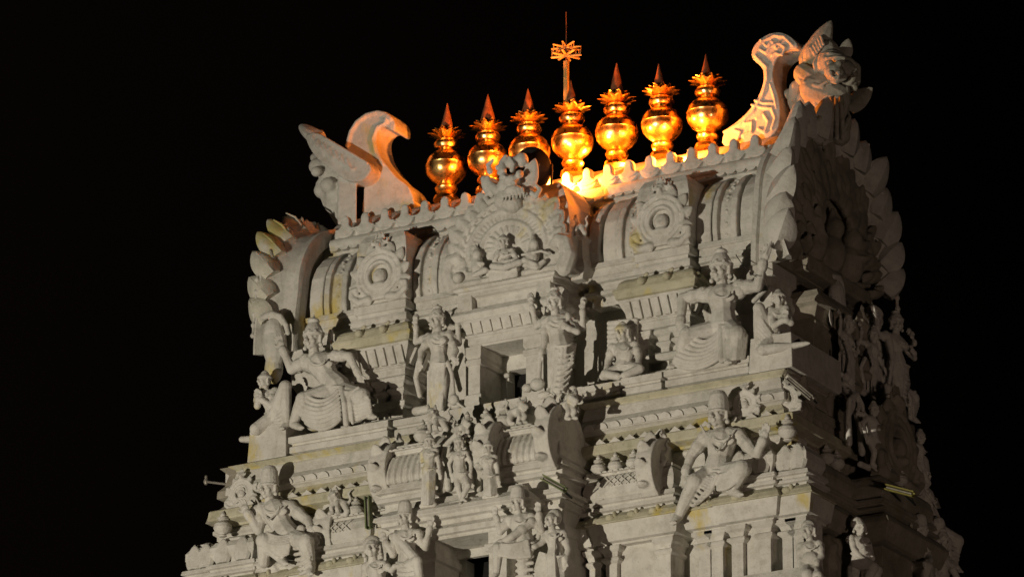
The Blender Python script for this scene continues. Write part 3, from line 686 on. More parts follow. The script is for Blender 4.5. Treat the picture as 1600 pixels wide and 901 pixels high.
    def torso(s, neck, chest, belly, hip, shw, r, female=False):
        r *= 1.10
        a = (neck[0]-shw[0], neck[1]-shw[1]+r*.35, neck[2]); c = (neck[0]+shw[0], neck[1]+shw[1]+r*.35, neck[2])
        s.c(a, c, r*.42); s.c(lerp(a, c, .25), (chest[0]-r*.25, chest[1], chest[2]), r*.55, r*.62); s.c(lerp(a, c, .75), (chest[0]+r*.25, chest[1], chest[2]), r*.55, r*.62)
        s.c(chest, belly, r*.86, r*.66); s.c(belly, hip, r*.68, r*.86)
        k = .42
        for x in (-1, 1):
            s.ba((chest[0]+x*r*k, chest[1]-r*.05, chest[2]+r*.5), r*(.38 if female else .34), r*(.40 if female else .12), r*(.38 if female else .22))
        # necklaces and waist belt
        for rr, dz in ((.40, -.02), (.58, .18)) if female else ((.42, -.04),):
            pts = [(neck[0]+math.sin(R(t))*r*rr*1.15, neck[1]+r*.25+dz*r+math.cos(R(t))*r*rr*.8, chest[2]+r*(.75+.12*math.cos(R(t)))) for t in range(-85, 86, 17)]
            s.ch(pts, r*.075)
        pts = [(hip[0]+math.sin(R(t))*r*.92, hip[1]-r*.3+math.cos(R(t))*r*.22, hip[2]+r*.78*math.cos(R(t))) for t in range(-90, 91, 15)]
        s.ch(pts, r*.11)
    def leg(s, hip, knee, ank, toe, r):
        r *= 1.06; s.c(hip, knee, r*1.25, r*.92); s.ba(knee, r*.95); s.c(knee, lerp(knee, ank, .4), r*.88, r*.82); s.c(lerp(knee, ank, .4), ank, r*.82, r*.52)
        s.ch([ank, lerp(ank, toe, .6), toe], r*.55, r*.34)
        for k in (-1, 0, 1): s.c(lerp(ank, toe, .8), (toe[0]+k*r*.3, toe[1], toe[2]+r*.2), r*.22, r*.16)
    def drape(s, A, C, n, r, sag=0, m=8):
        """cloth in ribs between two edges"""
        for i in range(n+1):
            t = i/n; a = poly(A, t); c = poly(C, t); pts = []
            for k in range(m+1):
                u = k/m; p = lerp(a, c, u); pts.append((p[0], p[1]+sag*4*u*(1-u), p[2]+sag*.35*4*u*(1-u)))
            s.ch(pts, r)
    def make(s, name, label, base, group=None, cat='statue', m='statue', voxel=.014):
        o = empty(name, s.w(base), label, cat, group)
        obj('figure', s.b, m, o, voxel=voxel)
        if s.crown_used: obj('crown', s.cr, m, o, voxel=voxel*.9)
        return o
G1 = 'carved figures on the tower front'
# -- large seated figure on the right (first tier)
f = Fig(-2.35)
f.head((1126, 424, 32), 16.5, -8, 0, 22)
f.torso((1128, 450, 26), (1129, 466, 26), (1130, 488, 28), (1131, 512, 30), (28, -3), 24)
f.arm((1156, 448, 24), (1184, 448, 26), (1193, 408, 30), 8.5, (4, -12)); f.arm((1099, 460, 24), (1067, 466, 28), (1063, 510, 40), 8.5, (10, 8, 6))
leaf(f.b, f.w((1196, 402, 30)), Vector((.5, -.1, .9)), Vector((0, 1, .2)), .34, .16, .08)
f.leg((1141, 516, 30), (1152, 522, 58), (1146, 560, 52), (1138, 566, 66), 14)
f.leg((1122, 516, 30), (1074, 524, 58), (1060, 566, 40), (1048, 573, 52), 13)
f.drape([(1082, 524, 56), (1068, 540, 56), (1056, 556, 54), (1052, 568, 50)], [(1124, 516, 46), (1126, 530, 50), (1127, 544, 52), (1128, 556, 54)], 7, 3.3, 13)
f.drape([(1140, 518, 56), (1152, 516, 66), (1166, 524, 52)], [(1136, 560, 62), (1148, 560, 66), (1162, 558, 54)], 9, 3.4, 0)
f.c((1126, 514, 50), (1128, 562, 64), 4.5, 5.5); f.c((1132, 514, 50), (1134, 562, 64), 3, 4)
f.drape([(1100, 486, 10), (1106, 508, 10)], [(1118, 494, 24), (1120, 508, 26)], 4, 3, 2)
f.ch([(1160, 452, 4), (1188, 432, -6), (1196, 452, -4), (1178, 470, 0)], 4); f.c((1100, 564, 20), (1160, 556, 20), 12)
S6 = f.make('seated_statue', 'large seated crowned figure raising one hand, on the upper ledge at the right', (1110, 575, 30), G1)
# -- large seated figure on the left (first tier)
f = Fig(-2.35)
f.head((489, 531, 34), 15.5, -8, 0, 23)
f.torso((496, 556, 26), (502, 570, 26), (514, 590, 28), (528, 606, 30), (25, -5), 23)
f.arm((478, 563, 28), (456, 577, 34), (441, 544, 40), 8, (-4, -12)); f.arm((524, 556, 26), (546, 556, 26), (561, 586, 22), 7, (3, 10))
f.ch([(514, 556, 0), (516, 530, -2), (517, 518, 0)], 6, 4)
f.leg((520, 612, 32), (474, 624, 60), (458, 662, 46), (470, 668, 60), 12.5); f.leg((536, 612, 32), (566, 618, 58), (574, 648, 46), (584, 651, 56), 12.5)
f.drape([(478, 616, 62), (470, 630, 64), (468, 645, 60), (478, 660, 56)], [(528, 610, 56), (530, 624, 60), (532, 638, 60), (532, 654, 58)], 7, 3.3, 13)
f.drape([(540, 612, 58), (542, 630, 62), (544, 656, 60)], [(560, 606, 64), (576, 622, 62), (580, 646, 54)], 9, 3.2, 3)
f.ch([(534, 606, 56), (538, 630, 66), (541, 662, 64)], 4, 5); f.ch([(546, 607, 56), (548, 630, 66), (551, 660, 64)], 2.5, 3)
f.c((490, 662, 18), (560, 648, 18), 12); f.drape([(470, 578, 8), (480, 600, 8)], [(500, 590, 20), (506, 602, 22)], 4, 3, 2)
# the heavy club-like lobe beside the raised hand
f.ba((430, 540, 6), 20, 16, 38); f.ba((428, 520, 6), 17, 15, 26); f.ch([(411, 496, 10), (424, 490, 12), (438, 494, 10), (447, 508, 8), (450, 520, 6)], 5.5, 4); f.ba((428, 575, 4), 15, 14, 26)
S1 = f.make('seated_statue', 'large seated crowned figure with pleated robe, on the upper ledge at the left', (520, 672, 30), G1)
# -- kneeling attendants on the corner pedestals
f = Fig(-2.7)
f.head((1217, 467, 14), 10.5, 25, 0, 8, 'low'); f.torso((1216, 483, 10), (1214, 494, 10), (1210, 508, 10), (1206, 524, 10), (13, -2), 14)
f.arm((1204, 486, 12), (1210, 508, 24), (1224, 500, 26), 5.5, (2, -12)); f.arm((1228, 484, 10), (1236, 504, 20), (1228, 500, 26), 5.5, (0, -12))
f.leg((1202, 526, 12), (1186, 482, 26), (1184, 546, 20), (1192, 550, 30), 9.5); f.leg((1208, 530, 12), (1192, 546, 34), (1240, 540, 20), (1262, 536, 20), 9)
f.drape([(1186, 490, 30), (1186, 540, 26)], [(1204, 520, 24), (1204, 545, 26)], 6, 2.6, 2); f.c((1190, 550, 20), (1226, 546, 16), 8)
f.make('kneeling_statue', 'kneeling figure with folded hands on the corner block at the right', (1205, 556, 10), G1)
f = Fig(-2.7)
f.head((413, 595, 14), 10.5, -25, 0, 9, 'low'); f.torso((416, 612, 10), (419, 623, 10), (424, 636, 10), (428, 650, 10), (13, -3), 14)
f.arm((404, 616, 12), (402, 634, 24), (404, 622, 28), 5.5, (-2, -12)); f.arm((430, 612, 10), (424, 634, 24), (408, 624, 28), 5.5, (-3, -10))
f.leg((430, 650, 14), (446, 604, 26), (448, 664, 22), (440, 669, 32), 10.5); f.leg((426, 654, 12), (400, 670, 30), (430, 660, 6), (440, 660, 2), 10)
f.c((434, 664, 12), (396, 676, 22), 8, 6); f.ch([(412, 680, 14), (392, 686, 14), (378, 686, 18)], 7, 5); f.drape([(444, 610, 28), (448, 655, 24)], [(432, 640, 24), (430, 660, 24)], 5, 2.6, 2)
f.make('kneeling_statue', 'kneeling figure with folded hands on the corner block at the left', (425, 684, 10), G1)
# -- four-armed standing figures on both sides of the upper doorway
f = Fig(-2.45)
f.head((683, 502, 26), 12, -8, 0, 15)
f.torso((684, 522, 20), (685, 533, 20), (686, 553, 20), (687, 569, 20), (17, -3), 17, True)
f.arm((670, 526, 18), (650, 534, 14), (650, 508, 18), 5, (-1, -12)); f.arm((702, 522, 18), (717, 536, 12), (715, 504, 14), 5, (0, -12))
f.arm((671, 530, 22), (658, 548, 28), (656, 566, 34), 5.2, (-1, 10)); f.arm((703, 528, 20), (712, 548, 26), (708, 560, 34), 5.2, (5, 6))
f.drape([(670, 574, 12), (678, 574, 30), (694, 572, 32), (704, 570, 10)], [(670, 640, 12), (677, 642, 28), (690, 640, 28), (695, 638, 10)], 9, 3.0)
f.leg((680, 576, 22), (678, 606, 28), (678, 636, 22), (673, 644, 32), 7); f.leg((694, 574, 22), (693, 604, 28), (692, 634, 22), (692, 642, 32), 7)
f.ch([(700, 566, 28), (706, 584, 30), (708, 604, 30), (710, 628, 28)], 3.6, 3); f.ba((709, 624, 28), 9, 8, 9); f.ch([(708, 626, 26), (716, 630, 26), (724, 636, 24)], 3, 2)
f.ch([(655, 566, 20), (650, 590, 14), (656, 618, 16)], 5, 4); f.c((650, 642, 12), (716, 632, 12), 7); f.ba((690, 500, -6), 17, 3, 17); f.ba((650, 496, 14), 6, 4, 6); f.ba((716, 488, 12), 7, 4, 7)
S3 = f.make('standing_statue', 'four-armed standing figure leaning on a club, left of the upper doorway', (685, 646, 15), G1)
f = Fig(-2.68)
f.head((866, 474, 28), 12.5, -8, 0, 15)
f.torso((869, 495, 20), (871, 506, 20), (873, 526, 20), (876, 542, 20), (19, -3), 18, True)
f.arm((852, 500, 20), (838, 510, 18), (831, 478, 22), 5.2, (-2, -12)); f.arm((888, 496, 18), (911, 512, 16), (910, 484, 22), 5.2, (1, -12))
f.arm((852, 504, 24), (851, 534, 30), (845, 552, 34), 5.4, (-3, 10)); f.arm((888, 504, 24), (902, 518, 30), (887, 512, 40), 5.4, (-8, -6), grip=True)
f.drape([(856, 546, 12), (866, 547, 34), (882, 545, 34), (898, 538, 10)], [(857, 610, 12), (864, 612, 32), (876, 612, 32), (885, 606, 10)], 10, 3.2)
f.drape([(874, 550, 36), (872, 580, 36), (868, 606, 36)], [(896, 550, 24), (896, 566, 26), (888, 598, 26)], 6, 1.8, 4)
f.leg((864, 546, 22), (862, 578, 28), (860, 608, 22), (856, 614, 34), 7); f.leg((884, 544, 22), (882, 576, 28), (880, 606, 22), (880, 612, 34), 7)
f.ch([(845, 552, 34), (843, 574, 32), (842, 592, 30)], 3.5, 4); f.ba((840, 600, 28), 12, 10, 10); f.ba((824, 606, 22), 9, 8, 7)
f.ba((888, 494, 40), 5, 5, 7); f.c((846, 618, 14), (896, 608, 14), 6); f.ba((872, 466, -6), 19, 3, 19); f.ba((829, 464, 18), 6, 4, 7); f.ba((912, 470, 16), 6, 4, 7)
S4 = f.make('standing_statue', 'four-armed standing figure holding a lotus, right of the upper doorway', (870, 616, 15), G1)
# -- small seated figure
f = Fig(-2.35)
f.head((972, 520, 20), 11.5, -5, 0, 9, 'low', hair=True); f.torso((974, 538, 14), (976, 550, 16), (976, 562, 18), (976, 572, 18), (16, -3), 17)
f.ba((976, 554, 24), 14, 9, 16)
f.arm((957, 544, 16), (950, 564, 20), (948, 578, 28), 5.5, (0, 8)); f.arm((992, 540, 16), (998, 556, 20), (997, 572, 26), 5.5, (0, 8))
f.ch([(974, 574, 20), (946, 584, 34), (966, 588, 44)], 9, 6); f.ch([(980, 572, 20), (1000, 576, 34), (976, 586, 46)], 9, 6); f.c((942, 588, 20), (998, 580, 20), 6)
f.drape([(952, 505, -2), (952, 560, -4)], [(994, 500, -2), (994, 552, -4)], 8, 4)
f.make('seated_statue', 'small plump seated figure beside the pillars, right of the upper doorway', (972, 594, 15), G1)
# -- second tier, large figures
f = Fig(-3.15)
f.head((1122, 650, 34), 16, -6, 0, 24, 'hat'); f.torso((1127, 674, 26), (1128, 690, 26), (1124, 716, 28), (1121, 738, 30), (27, -4), 24)
f.arm((1101, 684, 26), (1080, 712, 30), (1071, 738, 40), 8, (-1, 10)); f.arm((1156, 682, 24), (1182, 710, 34), (1193, 686, 46), 8, (3, -12))
f.leg((1112, 742, 30), (1086, 752, 60), (1060, 806, 44), (1052, 816, 56), 13); f.leg((1134, 742, 30), (1160, 732, 60), (1143, 766, 46), (1156, 772, 56), 14)
f.drape([(1106, 744, 56), (1096, 758, 60), (1080, 788, 50)], [(1120, 742, 52), (1116, 762, 54), (1092, 778, 42)], 8, 2.8, 5)
f.drape([(1122, 742, 54), (1122, 764, 58)], [(1158, 724, 64), (1150, 752, 60)], 8, 3.0, 4)
f.drape([(1100, 735, 44), (1078, 746, 52)], [(1118, 740, 54), (1100, 762, 62)], 6, 2.6, 2)
f.ch([(1121, 742, 58), (1110, 768, 56), (1090, 786, 46)], 3.5, 2.5); f.ch([(1075, 745, 54), (1084, 748, 66), (1093, 760, 60)], 2.4); f.ch([(1095, 664, 30), (1120, 705, 54), (1148, 672, 40)], 1.5)
f.c((1100, 816, 10), (1140, 808, 10), 8); f.c((1130, 776, 24), (1165, 770, 24), 7)
S9 = f.make('seated_statue', 'muscular figure in a tall cap with one long leg stretched down, lower right', (1100, 816, 30), G1)
f = Fig(-3.15)
f.head((420, 764, 34), 14.5, -12, 0, 24, 'hat'); f.torso((424, 786, 26), (431, 800, 28), (441, 822, 28), (452, 840, 30), (24, -4), 23)
f.arm((410, 798, 28), (404, 828, 36), (386, 800, 46), 8, (-5, -10)); f.arm((454, 792, 24), (480, 812, 26), (489, 832, 36), 8, (2, 8))
f.leg((446, 846, 30), (412, 844, 58), (438, 872, 44), (446, 880, 56), 12.5); f.leg((460, 842, 30), (478, 846, 58), (486, 886, 46), (484, 896, 58), 13); f.c((412, 846, 56), (412, 878, 46), 11, 9)
f.drape([(418, 832, 60), (410, 846, 62), (428, 862, 56)], [(450, 836, 50), (452, 850, 54), (450, 864, 52)], 8, 2.8, 4)
f.drape([(458, 838, 54), (462, 870, 56), (470, 896, 54)], [(478, 836, 64), (482, 860, 60), (486, 884, 54)], 7, 3, 2)
f.ch([(400, 778, 30), (420, 812, 54), (446, 790, 40)], 1.5); f.ba((470, 826, 40), 7, 6, 7); f.c((405, 886, 20), (480, 888, 20), 10)
f.c((430, 890, 14), (440, 905, 14), 20)
S8 = f.make('seated_statue', 'muscular figure in a tall cap with crossed leg, lower left corner of the front', (445, 905, 30), G1)
# -- small group on the miniature vault
f = Fig(-4.25)
f.head((717, 694, 30), 7.5, -5, 0, 8); f.torso((718, 706, 26), (718, 714, 26), (719, 728, 26), (720, 740, 26), (10, -2), 11)
f.arm((709, 710, 24), (702, 724, 22), (706, 744, 24), 3.4, (1, 8)); f.arm((728, 708, 24), (736, 724, 22), (735, 748, 24), 3.4, (0, 8)); f.arm((709, 708, 20), (700, 712, 16), (702, 700, 18), 3, (0, -8)); f.arm((728, 706, 20), (738, 710, 16), (736, 694, 18), 3, (0, -8))
f.leg((714, 742, 26), (716, 760, 30), (721, 780, 24), (719, 786, 30), 5.5); f.leg((724, 742, 26), (731, 758, 32), (722, 778, 28), (728, 782, 32), 5.5); f.c((705, 788, 16), (738, 780, 16), 5)
f.ch([(692, 766, 8), (690, 730, 8), (696, 696, 8), (716, 676, 8), (738, 690, 8), (748, 724, 8), (748, 764, 8)], 4.5); f.ch([(700, 762, 4), (698, 720, 4), (718, 690, 4), (738, 718, 4), (740, 758, 4)], 6)
S10 = f.make('standing_statue', 'small four-armed dancing figure under an arch, in the middle of the miniature vault', (720, 788, 20), 'small figures on the miniature vault')
for (hx_, hy_, bx, by, lab, k) in ((671, 690, 669, 790, 'small standing attendant in a long skirt, left of the dancing figure', -1), (763, 700, 767, 776, 'small standing attendant with one arm hanging, right of the dancing figure', 1)):
    f = Fig(-4.25); f.head((hx_, hy_, 34), 7.5, 0, 0, 7, 'low'); mx = (hx_+bx)/2
    f.torso((hx_, hy_+12, 30), (hx_, hy_+20, 30), (hx_+.5, hy_+34, 30), (mx, hy_+44, 30), (10, -2), 11, True)
    f.arm((hx_-9, hy_+17, 28), (hx_-12, hy_+30, 26), (hx_-8 if k > 0 else hx_-2, hy_+26, 38), 3.4, (2, -4)); f.arm((hx_+9, hy_+15, 28), (hx_+14, hy_+30, 26), (hx_+16, hy_+50, 28), 3.4, (1, 8))
    f.drape([(mx-8, hy_+46, 30), (mx, hy_+48, 38), (mx+9, hy_+44, 30)], [(bx-9, by-4, 28), (bx, by-3, 36), (bx+8, by-6, 28)], 8, 2.6); f.c((bx-10, by, 24), (bx+10, by-3, 24), 4)
    f.make('standing_statue', lab, (bx, by, 24), 'small figures on the miniature vault')
# -- bottom row beside the lower doorway
f = Fig(-4.35)
f.head((632, 808, 34), 11.5, -5, 0, 16, 'hat'); f.torso((634, 830, 26), (634, 842, 26), (636, 866, 26), (638, 884, 26), (20, -3), 18)
f.arm((617, 840, 26), (614, 866, 34), (602, 846, 38), 5.6, (-4, -12)); f.arm((652, 836, 24), (664, 856, 22), (672, 822, 26), 5.6, (3, -12))
f.c((620, 838, 34), (650, 872, 44), 8, 7); f.leg((630, 888, 26), (652, 876, 50), (658, 920, 40), (654, 930, 46), 8); f.leg((640, 888, 26), (636, 912, 34), (636, 950, 26), (634, 955, 34), 9)
f.drape([(622, 880, 40), (624, 930, 40)], [(654, 876, 46), (654, 930, 46)], 7, 3, 3)
f.make('standing_statue', 'guardian in a rounded cap with crossed legs, left of the lower doorway', (636, 955, 20), G1)
f = Fig(-4.35)
f.head((582, 857, 30), 13, 10, 0, 0, hair=True); f.ba((582, 850, 24), 15, 13, 14); f.torso((586, 878, 26), (588, 892, 26), (590, 912, 26), (592, 930, 26), (15, -2), 16)
f.arm((600, 882, 28), (612, 890, 34), (618, 884, 42), 5, (8, -1)); f.arm((574, 884, 26), (568, 905, 26), (578, 915, 34), 5); f.c((592, 930, 20), (592, 950, 20), 16)
f.make('standing_statue', 'bushy-haired attendant standing beside the capped guardian, bottom left', (592, 955, 20), G1)
f = Fig(-4.35)
f.head((808, 786, 36), 11.5, -8, 0, 17, 'hat'); f.torso((812, 806, 28), (814, 818, 28), (818, 836, 28), (820, 850, 28), (19, -3), 18)
f.arm((796, 812, 30), (782, 830, 34), (775, 806, 36), 5.5, (-2, -12)); f.arm((830, 808, 28), (846, 828, 26), (842, 800, 30), 5.5, (-1, -12)); f.arm((830, 816, 32), (800, 838, 50), (778, 850, 54), 6, (-6, 5))
f.leg((814, 852, 30), (778, 856, 56), (776, 895, 48), (772, 902, 54), 9); f.leg((822, 854, 28), (818, 884, 36), (818, 930, 26), (816, 938, 36), 9.5)
f.drape([(784, 850, 58), (782, 866, 58)], [(824, 844, 46), (828, 868, 44)], 7, 3, 3); f.ch([(826, 856, 30), (838, 850, 26), (842, 835, 24)], 5, 4)
f.drape([(808, 862, 42), (808, 930, 38)], [(832, 858, 40), (832, 930, 34)], 7, 3, 0)
S14 = f.make('standing_statue', 'guardian in a pointed crown resting one bent leg, right of the lower doorway', (818, 940, 20), G1)
f = Fig(-4.30)
f.head((861, 812, 34), 10, -8, 0, 0); f.torso((866, 830, 26), (868, 842, 26), (868, 858, 26), (868, 870, 26), (14, -2), 15)
f.ba((866, 808, 26), 12, 10, 13)
f.arm((856, 834, 28), (846, 848, 34), (834, 854, 44), 4.6, (-8, 2)); f.arm((881, 834, 24), (888, 858, 24), (883, 876, 30), 5, (-1, 8))
f.drape([(856, 872, 30), (868, 874, 38), (880, 870, 28)], [(856, 935, 28), (866, 936, 36), (880, 932, 28)], 8, 3.2); f.ch([(868, 834, 40), (866, 865, 42), (868, 905, 42)], 2)
f.make('standing_statue', 'shorter bare-headed attendant behind the crowned guardian, right of the lower doorway', (868, 940, 20), G1)
f = Fig(-3.5)
f.head((1264, 830, 24), 11, -10, 0, 0); f.ba((1264, 824, 19), 12, 11, 12); f.torso((1266, 848, 18), (1266, 860, 20), (1266, 874, 22), (1265, 886, 22), (15, -2), 16); f.ba((1266, 872, 30), 13, 9, 11)
f.arm((1252, 854, 20), (1250, 872, 26), (1256, 886, 34), 5); f.arm((1280, 850, 20), (1284, 868, 24), (1276, 880, 34), 5); f.leg((1262, 890, 22), (1262, 898, 46), (1258, 940, 34), (1256, 944, 44), 10); f.leg((1272, 888, 22), (1278, 900, 40), (1280, 938, 30), (1280, 944, 40), 9); f.c((1268, 905, 10), (1268, 935, 10), 12)
S16 = f.make('seated_statue', 'round-headed seated figure at the bottom right corner of the front', (1266, 945, 20), G1)
# -- lion-like brackets and small beasts
def beast(Y0, u, v, s, fl, label, name='lion_statue'):
    f = Fig(Y0); q = lambda x, y, d=0: (u+x*s*fl, v+y*s, 10+d*s)
    f.c(q(-10, -2), q(8, -8), 8*s, 9*s); f.ba(q(10, -18, 6), 8.5*s); f.c(q(10, -18, 10), q(17, -14, 14), 5*s, 4*s); f.c(q(10, -14, 10), q(15, -9, 12), 3*s, 2.5*s)
    for x in (4, 15): f.c(q(x, -25, 6), q(x, -31, 4), 3*s, 1.5*s)
    f.ba(q(8, -21, 13), 2.4*s); f.ch([q(8, -8, 4), q(14, 2, 10), q(12, 12, 10), q(17, 13, 14)], 4.5*s, 3*s); f.ch([q(3, -6, 8), q(4, 4, 14), q(1, 13, 12), q(6, 14, 16)], 4.5*s, 3*s)
    f.ch([q(-10, 0, 4), q(-14, 8, 8), q(-12, 15, 6), q(-6, 15, 8)], 6*s, 3.5*s); f.ch([q(-15, -2), q(-20, -12), q(-16, -22), q(-21, -28)], 3*s, 1.6*s)
    for k in range(6): f.ba(q(3+2.5*math.cos(k), -14-7*math.sin(k*1.05), 3+4*math.cos(k*1.1)), 4*s)
    return f.make(name, label, (u, v+15*s, 10), 'small beasts perched on the mouldings', m='statue', cat='animal statue', voxel=.017)
beast(-4.0, 684, 662, .95, -1, 'small lion figure crouching above the left end of the miniature vault')
beast(-4.2, 722, 672, .7, 1, 'little winged beast crouching over the dancing figure')
beast(-4.1, 808, 648, .9, 1, 'small lion figure between the pots, below the upper doorway')
beast(-3.95, 884, 640, 1.0, 1, 'small rearing lion at the right end of the miniature vault')
beast(-3.3, 1026, 712, .85, -1, 'small lion head peering over the lattice block at the right')
beast(-3.3, 530, 790, .9, -1, 'small beast with lowered head above the lattice block at the left')
beast(-2.05, 903, 358, .75, -1, 'tiny beast on the post right of the big medallion')
for (x_, y_, z_, lab) in ((1.62, -2.25, -3.7, 'slim carved post'),):
    pp = P(903, 370, -2.05); x_ = pp.x; zz = pp.z; b = B(); b.mould(x_-.15, x_+.15, -2.15, -1.3, [(zz, .02), (zz-.06, .05), (zz-.12, .0), (zz-.5, .02), (-2.75, .05), (-2.9, .1), (-3.1, 0)]); part('carved_post', b, 'wall', bev=.012)
# -- copies on the shaded right side and the left side of the tower
XR = 6.05
Y90 = R(90)
sides = [(S4, (6.3, .95, -5.5), Y90-.3, .88, 'dim tall standing figure at the outer edge of the shaded side, under the gable'),
         (S1, (5.95, 1.25, -5.5), Y90, .85, 'dim seated figure with a club on the far part of the shaded side'),
         (S4, (6.05, -.55, -5.6), Y90+.2, .7, 'dim four-armed standing figure beside the side medallion'),
         (S3, (6.15, .35, -5.6), Y90, .7, 'dim standing figure beyond the side medallion'),
         (S8, (6.75, 1.5, -8.5), Y90, .85, 'dim crossed-leg figure at the far lower edge of the shaded side'),
         (S14, (6.95, .4, -9.9), Y90, .9, 'dim guardian at the foot of the shaded side'),
         (S3, (7.0, 1.3, -9.9), Y90-.3, .9, 'dim standing figure at the bottom of the shaded side, far edge'),
         (S10, (6.75, -1.0, -7.4), Y90, 1.0, 'tiny dim dancing figure near the side vaults'),
         (S10, (6.75, .95, -7.4), Y90, 1.0, 'tiny dim dancing figure at the far side vault'),
         (S16, (6.95, -1.9, -10.0), R(60), .9, 'dim squatting figure just round the bottom right corner'),
         (S1, (-5.95, .1, -5.5), -Y90, .92, 'seated figure on the hidden left side'), ]
for o, loc, rz, sc, lab in sides[:-1]: copy_tree(o, loc, rz, lab, 'dim figures on the shaded side of the tower', scale=sc)
# ------------------------------------------------------------------ the big medallion over the doorway
fr = px(-2.62); b = B()
def wp(p): return fr(*p)
def ext2(b, pts, d0, d1):
    """thick plate traced as an outline, at its own distance"""
    b.ext([(u, v) for u, v in pts], fr, d0, d1)
cx, cy = 793, 388
ell = lambda r, t, k=0: (cx+r*math.cos(R(t))+k, cy-.98*r*math.sin(R(t))-.17*r*math.cos(R(t)))
out = [ell(78, t) for t in range(-40, 221, 8)]
out += [(722, 452), (880, 424)]
ext2(b, [ell(78, t) for t in range(-40, 221, 8)]+[(716, 448), (874, 420)], -26, 4)
def arcp(r, a0, a1, d, n=18): return [fr(*ell(r, a0+(a1-a0)*i/n), d) for i in range(n+1)]
for r_, d, w_ in ((74, 5, .05), (60, 6, .06), (53, 4, .035), (42, 7, .05), (35, 5, .035)): b.tube(arcp(r_, -5, 185, d), w_)
ext2(b, [ell(66, t) for t in range(0, 181, 10)], 0, 7)
for i in range(17):
    t = -24+228*i/16
    if 76 < t < 104: continue
    p = ell(68, t); q = ell(84, t); up = .55
    d = Vector(fr(*q, 0)-fr(*p, 0)).normalized()+Vector((0, 0, up)); sgn = 1 if math.cos(R(t)) > 0 else -1
    tg = Vector((-d.z, 0, d.x)); L = .46+.06*math.sin(i*2.1)
    leaf(b, fr(*p, -4), d, tg, L, .46, .24, curl=.05); leaf(b, fr(*p, 4), d+Vector((.2*sgn, 0, .2)), tg, L*.75, .22, .14)
for i in range(25):
    t = 4+172*i/24; b.tube([fr(*ell(44, t), 6), fr(*ell(57, t), 7)], .03)
for i in range(15):
    t = 2+176*i/14; b.ball(fr(*ell(67, t), 6), .045, n=8, m=6)
for i in range(11):
    t = 8+164*i/10; p = ell(24, t); b.tube([fr(*p, 7), fr(*ell(34, t+3), 8)], .03)
# side volutes
for pts in ([(706, 448), (700, 430), (704, 410), (716, 404), (724, 414), (718, 424)], [(882, 418), (889, 398), (884, 378), (872, 374), (864, 386), (872, 396)]):
    b.tube([fr(u, v, 2) for u, v in pts], (.17, .10))
ext2(b, [(702, 452), (700, 428), (740, 424), (760, 440)], -24, 8); ext2(b, [(830, 420), (872, 396), (888, 400), (886, 424)], -24, 8)
b.mould(-1.22, 1.30, -2.70, -1.2, [(-2.93, .02), (-2.97, .06), (-3.03, .06), (-3.05, 0)])
big = part('great_medallion', b, 'statue', voxel=.019, label='great flame-edged medallion with seated figures under nested arches')
f = Fig(-2.70)
f.head((786, 378, 16), 8.5, -4, 0, 6, 'low'); f.torso((788, 391, 12), (789, 398, 12), (789, 406, 12), (789, 412, 12), (11, -2), 12)
f.arm((778, 396, 12), (772, 408, 18), (778, 398, 24), 3.4, (0, -8)); f.arm((800, 392, 12), (808, 406, 16), (792, 408, 22), 3.6, (-8, 1))
f.ch([(786, 414, 12), (770, 416, 20), (790, 418, 24)], 5.5); f.ch([(794, 412, 12), (812, 410, 20), (792, 416, 26)], 5.5)
for u, v, k in ((745, 398, 1), (834, 382, -1)):
    f.ba((u, v, 12), 8, 7, 8.5); f.c((u, v+8, 8), (u+2*k, v+22, 10), 9, 11); f.c((u-4*k, v+12, 12), (u+10*k, v+14, 20), 4, 3); f.ch([(u, v+26, 10), (u+14*k, v+24, 18), (u-4*k, v+32, 18)], 6, 4); f.c((u, v-6, 10), (u-2, v-15, 9), 5, 2)
f.c((766, 428, 6), (806, 420, 6), 7); f.drape([(766, 424, 14), (767, 438, 12)], [(806, 416, 14), (807, 430, 12)], 4, 3); f.ch([(816, 398, 14), (846, 392, 20), (858, 396, 14)], 2.4)
f.ba((716, 434, 6), 9); f.ch([(820, 412, 10), (838, 418, 14), (850, 408, 12)], 6, 4)
obj('seated_figures', f.b, 'statue', big, voxel=.015, org=ORG[big.name]); obj('crown', f.cr, 'statue', big, voxel=.015, org=ORG[big.name])
# monster head crowning it
f = Fig(-2.75)
f.ba((797, 292, 2), 22, 16, 20); f.ba((800, 283, 16), 13, 12, 10); f.ba((802, 297, 16), 15, 10, 8)
for x, z in ((788, 276), (812, 272)): f.ba((x, z, 18), 6.5); f.ba((x, z, 24), 3)
f.ba((803, 285, 28), 4); f.ch([(786, 268, 10), (784, 255, 6), (790, 245, 4)], 6, 4); f.ba((802, 254, 2), 15, 9, 10); f.ba((815, 250, 0), 11, 10, 12); f.ch([(800, 266, 14), (802, 256, 14), (796, 246, 10)], 4, 3)
f.ch([(780, 300, 6), (768, 290, 2), (762, 278, 0)], 9, 4); leaf(f.b, f.w((820, 302, -4)), Vector((.35, 0, 1)), Vector((1, 0, -.3)), .72, .42, .22); leaf(f.b, f.w((778, 304, -4)), Vector((-.5, 0, .6)), Vector((1, 0, .8)), .58, .36, .22)
for i in range(7): f.ch([(786+i*5, 300-i, 20), (786+i*5.4, 307-i, 22), (785+i*5.6, 314-i, 18)], 2.6, 1.6)
for i in range(5): f.ba((778+i*3, 262+i*8, 8), 4.5)
f.ch([(776, 310, 6), (764, 316, 4), (758, 308, 2), (763, 302, 2)], 5, 3); f.ch([(826, 300, 6), (838, 306, 4), (844, 296, 2), (838, 290, 2)], 5, 3); f.c((790, 312, 0), (802, 318, 0), 18, 16); f.ch([(766, 268, 4), (763, 258, 2), (770, 250, 2)], 5, 3)
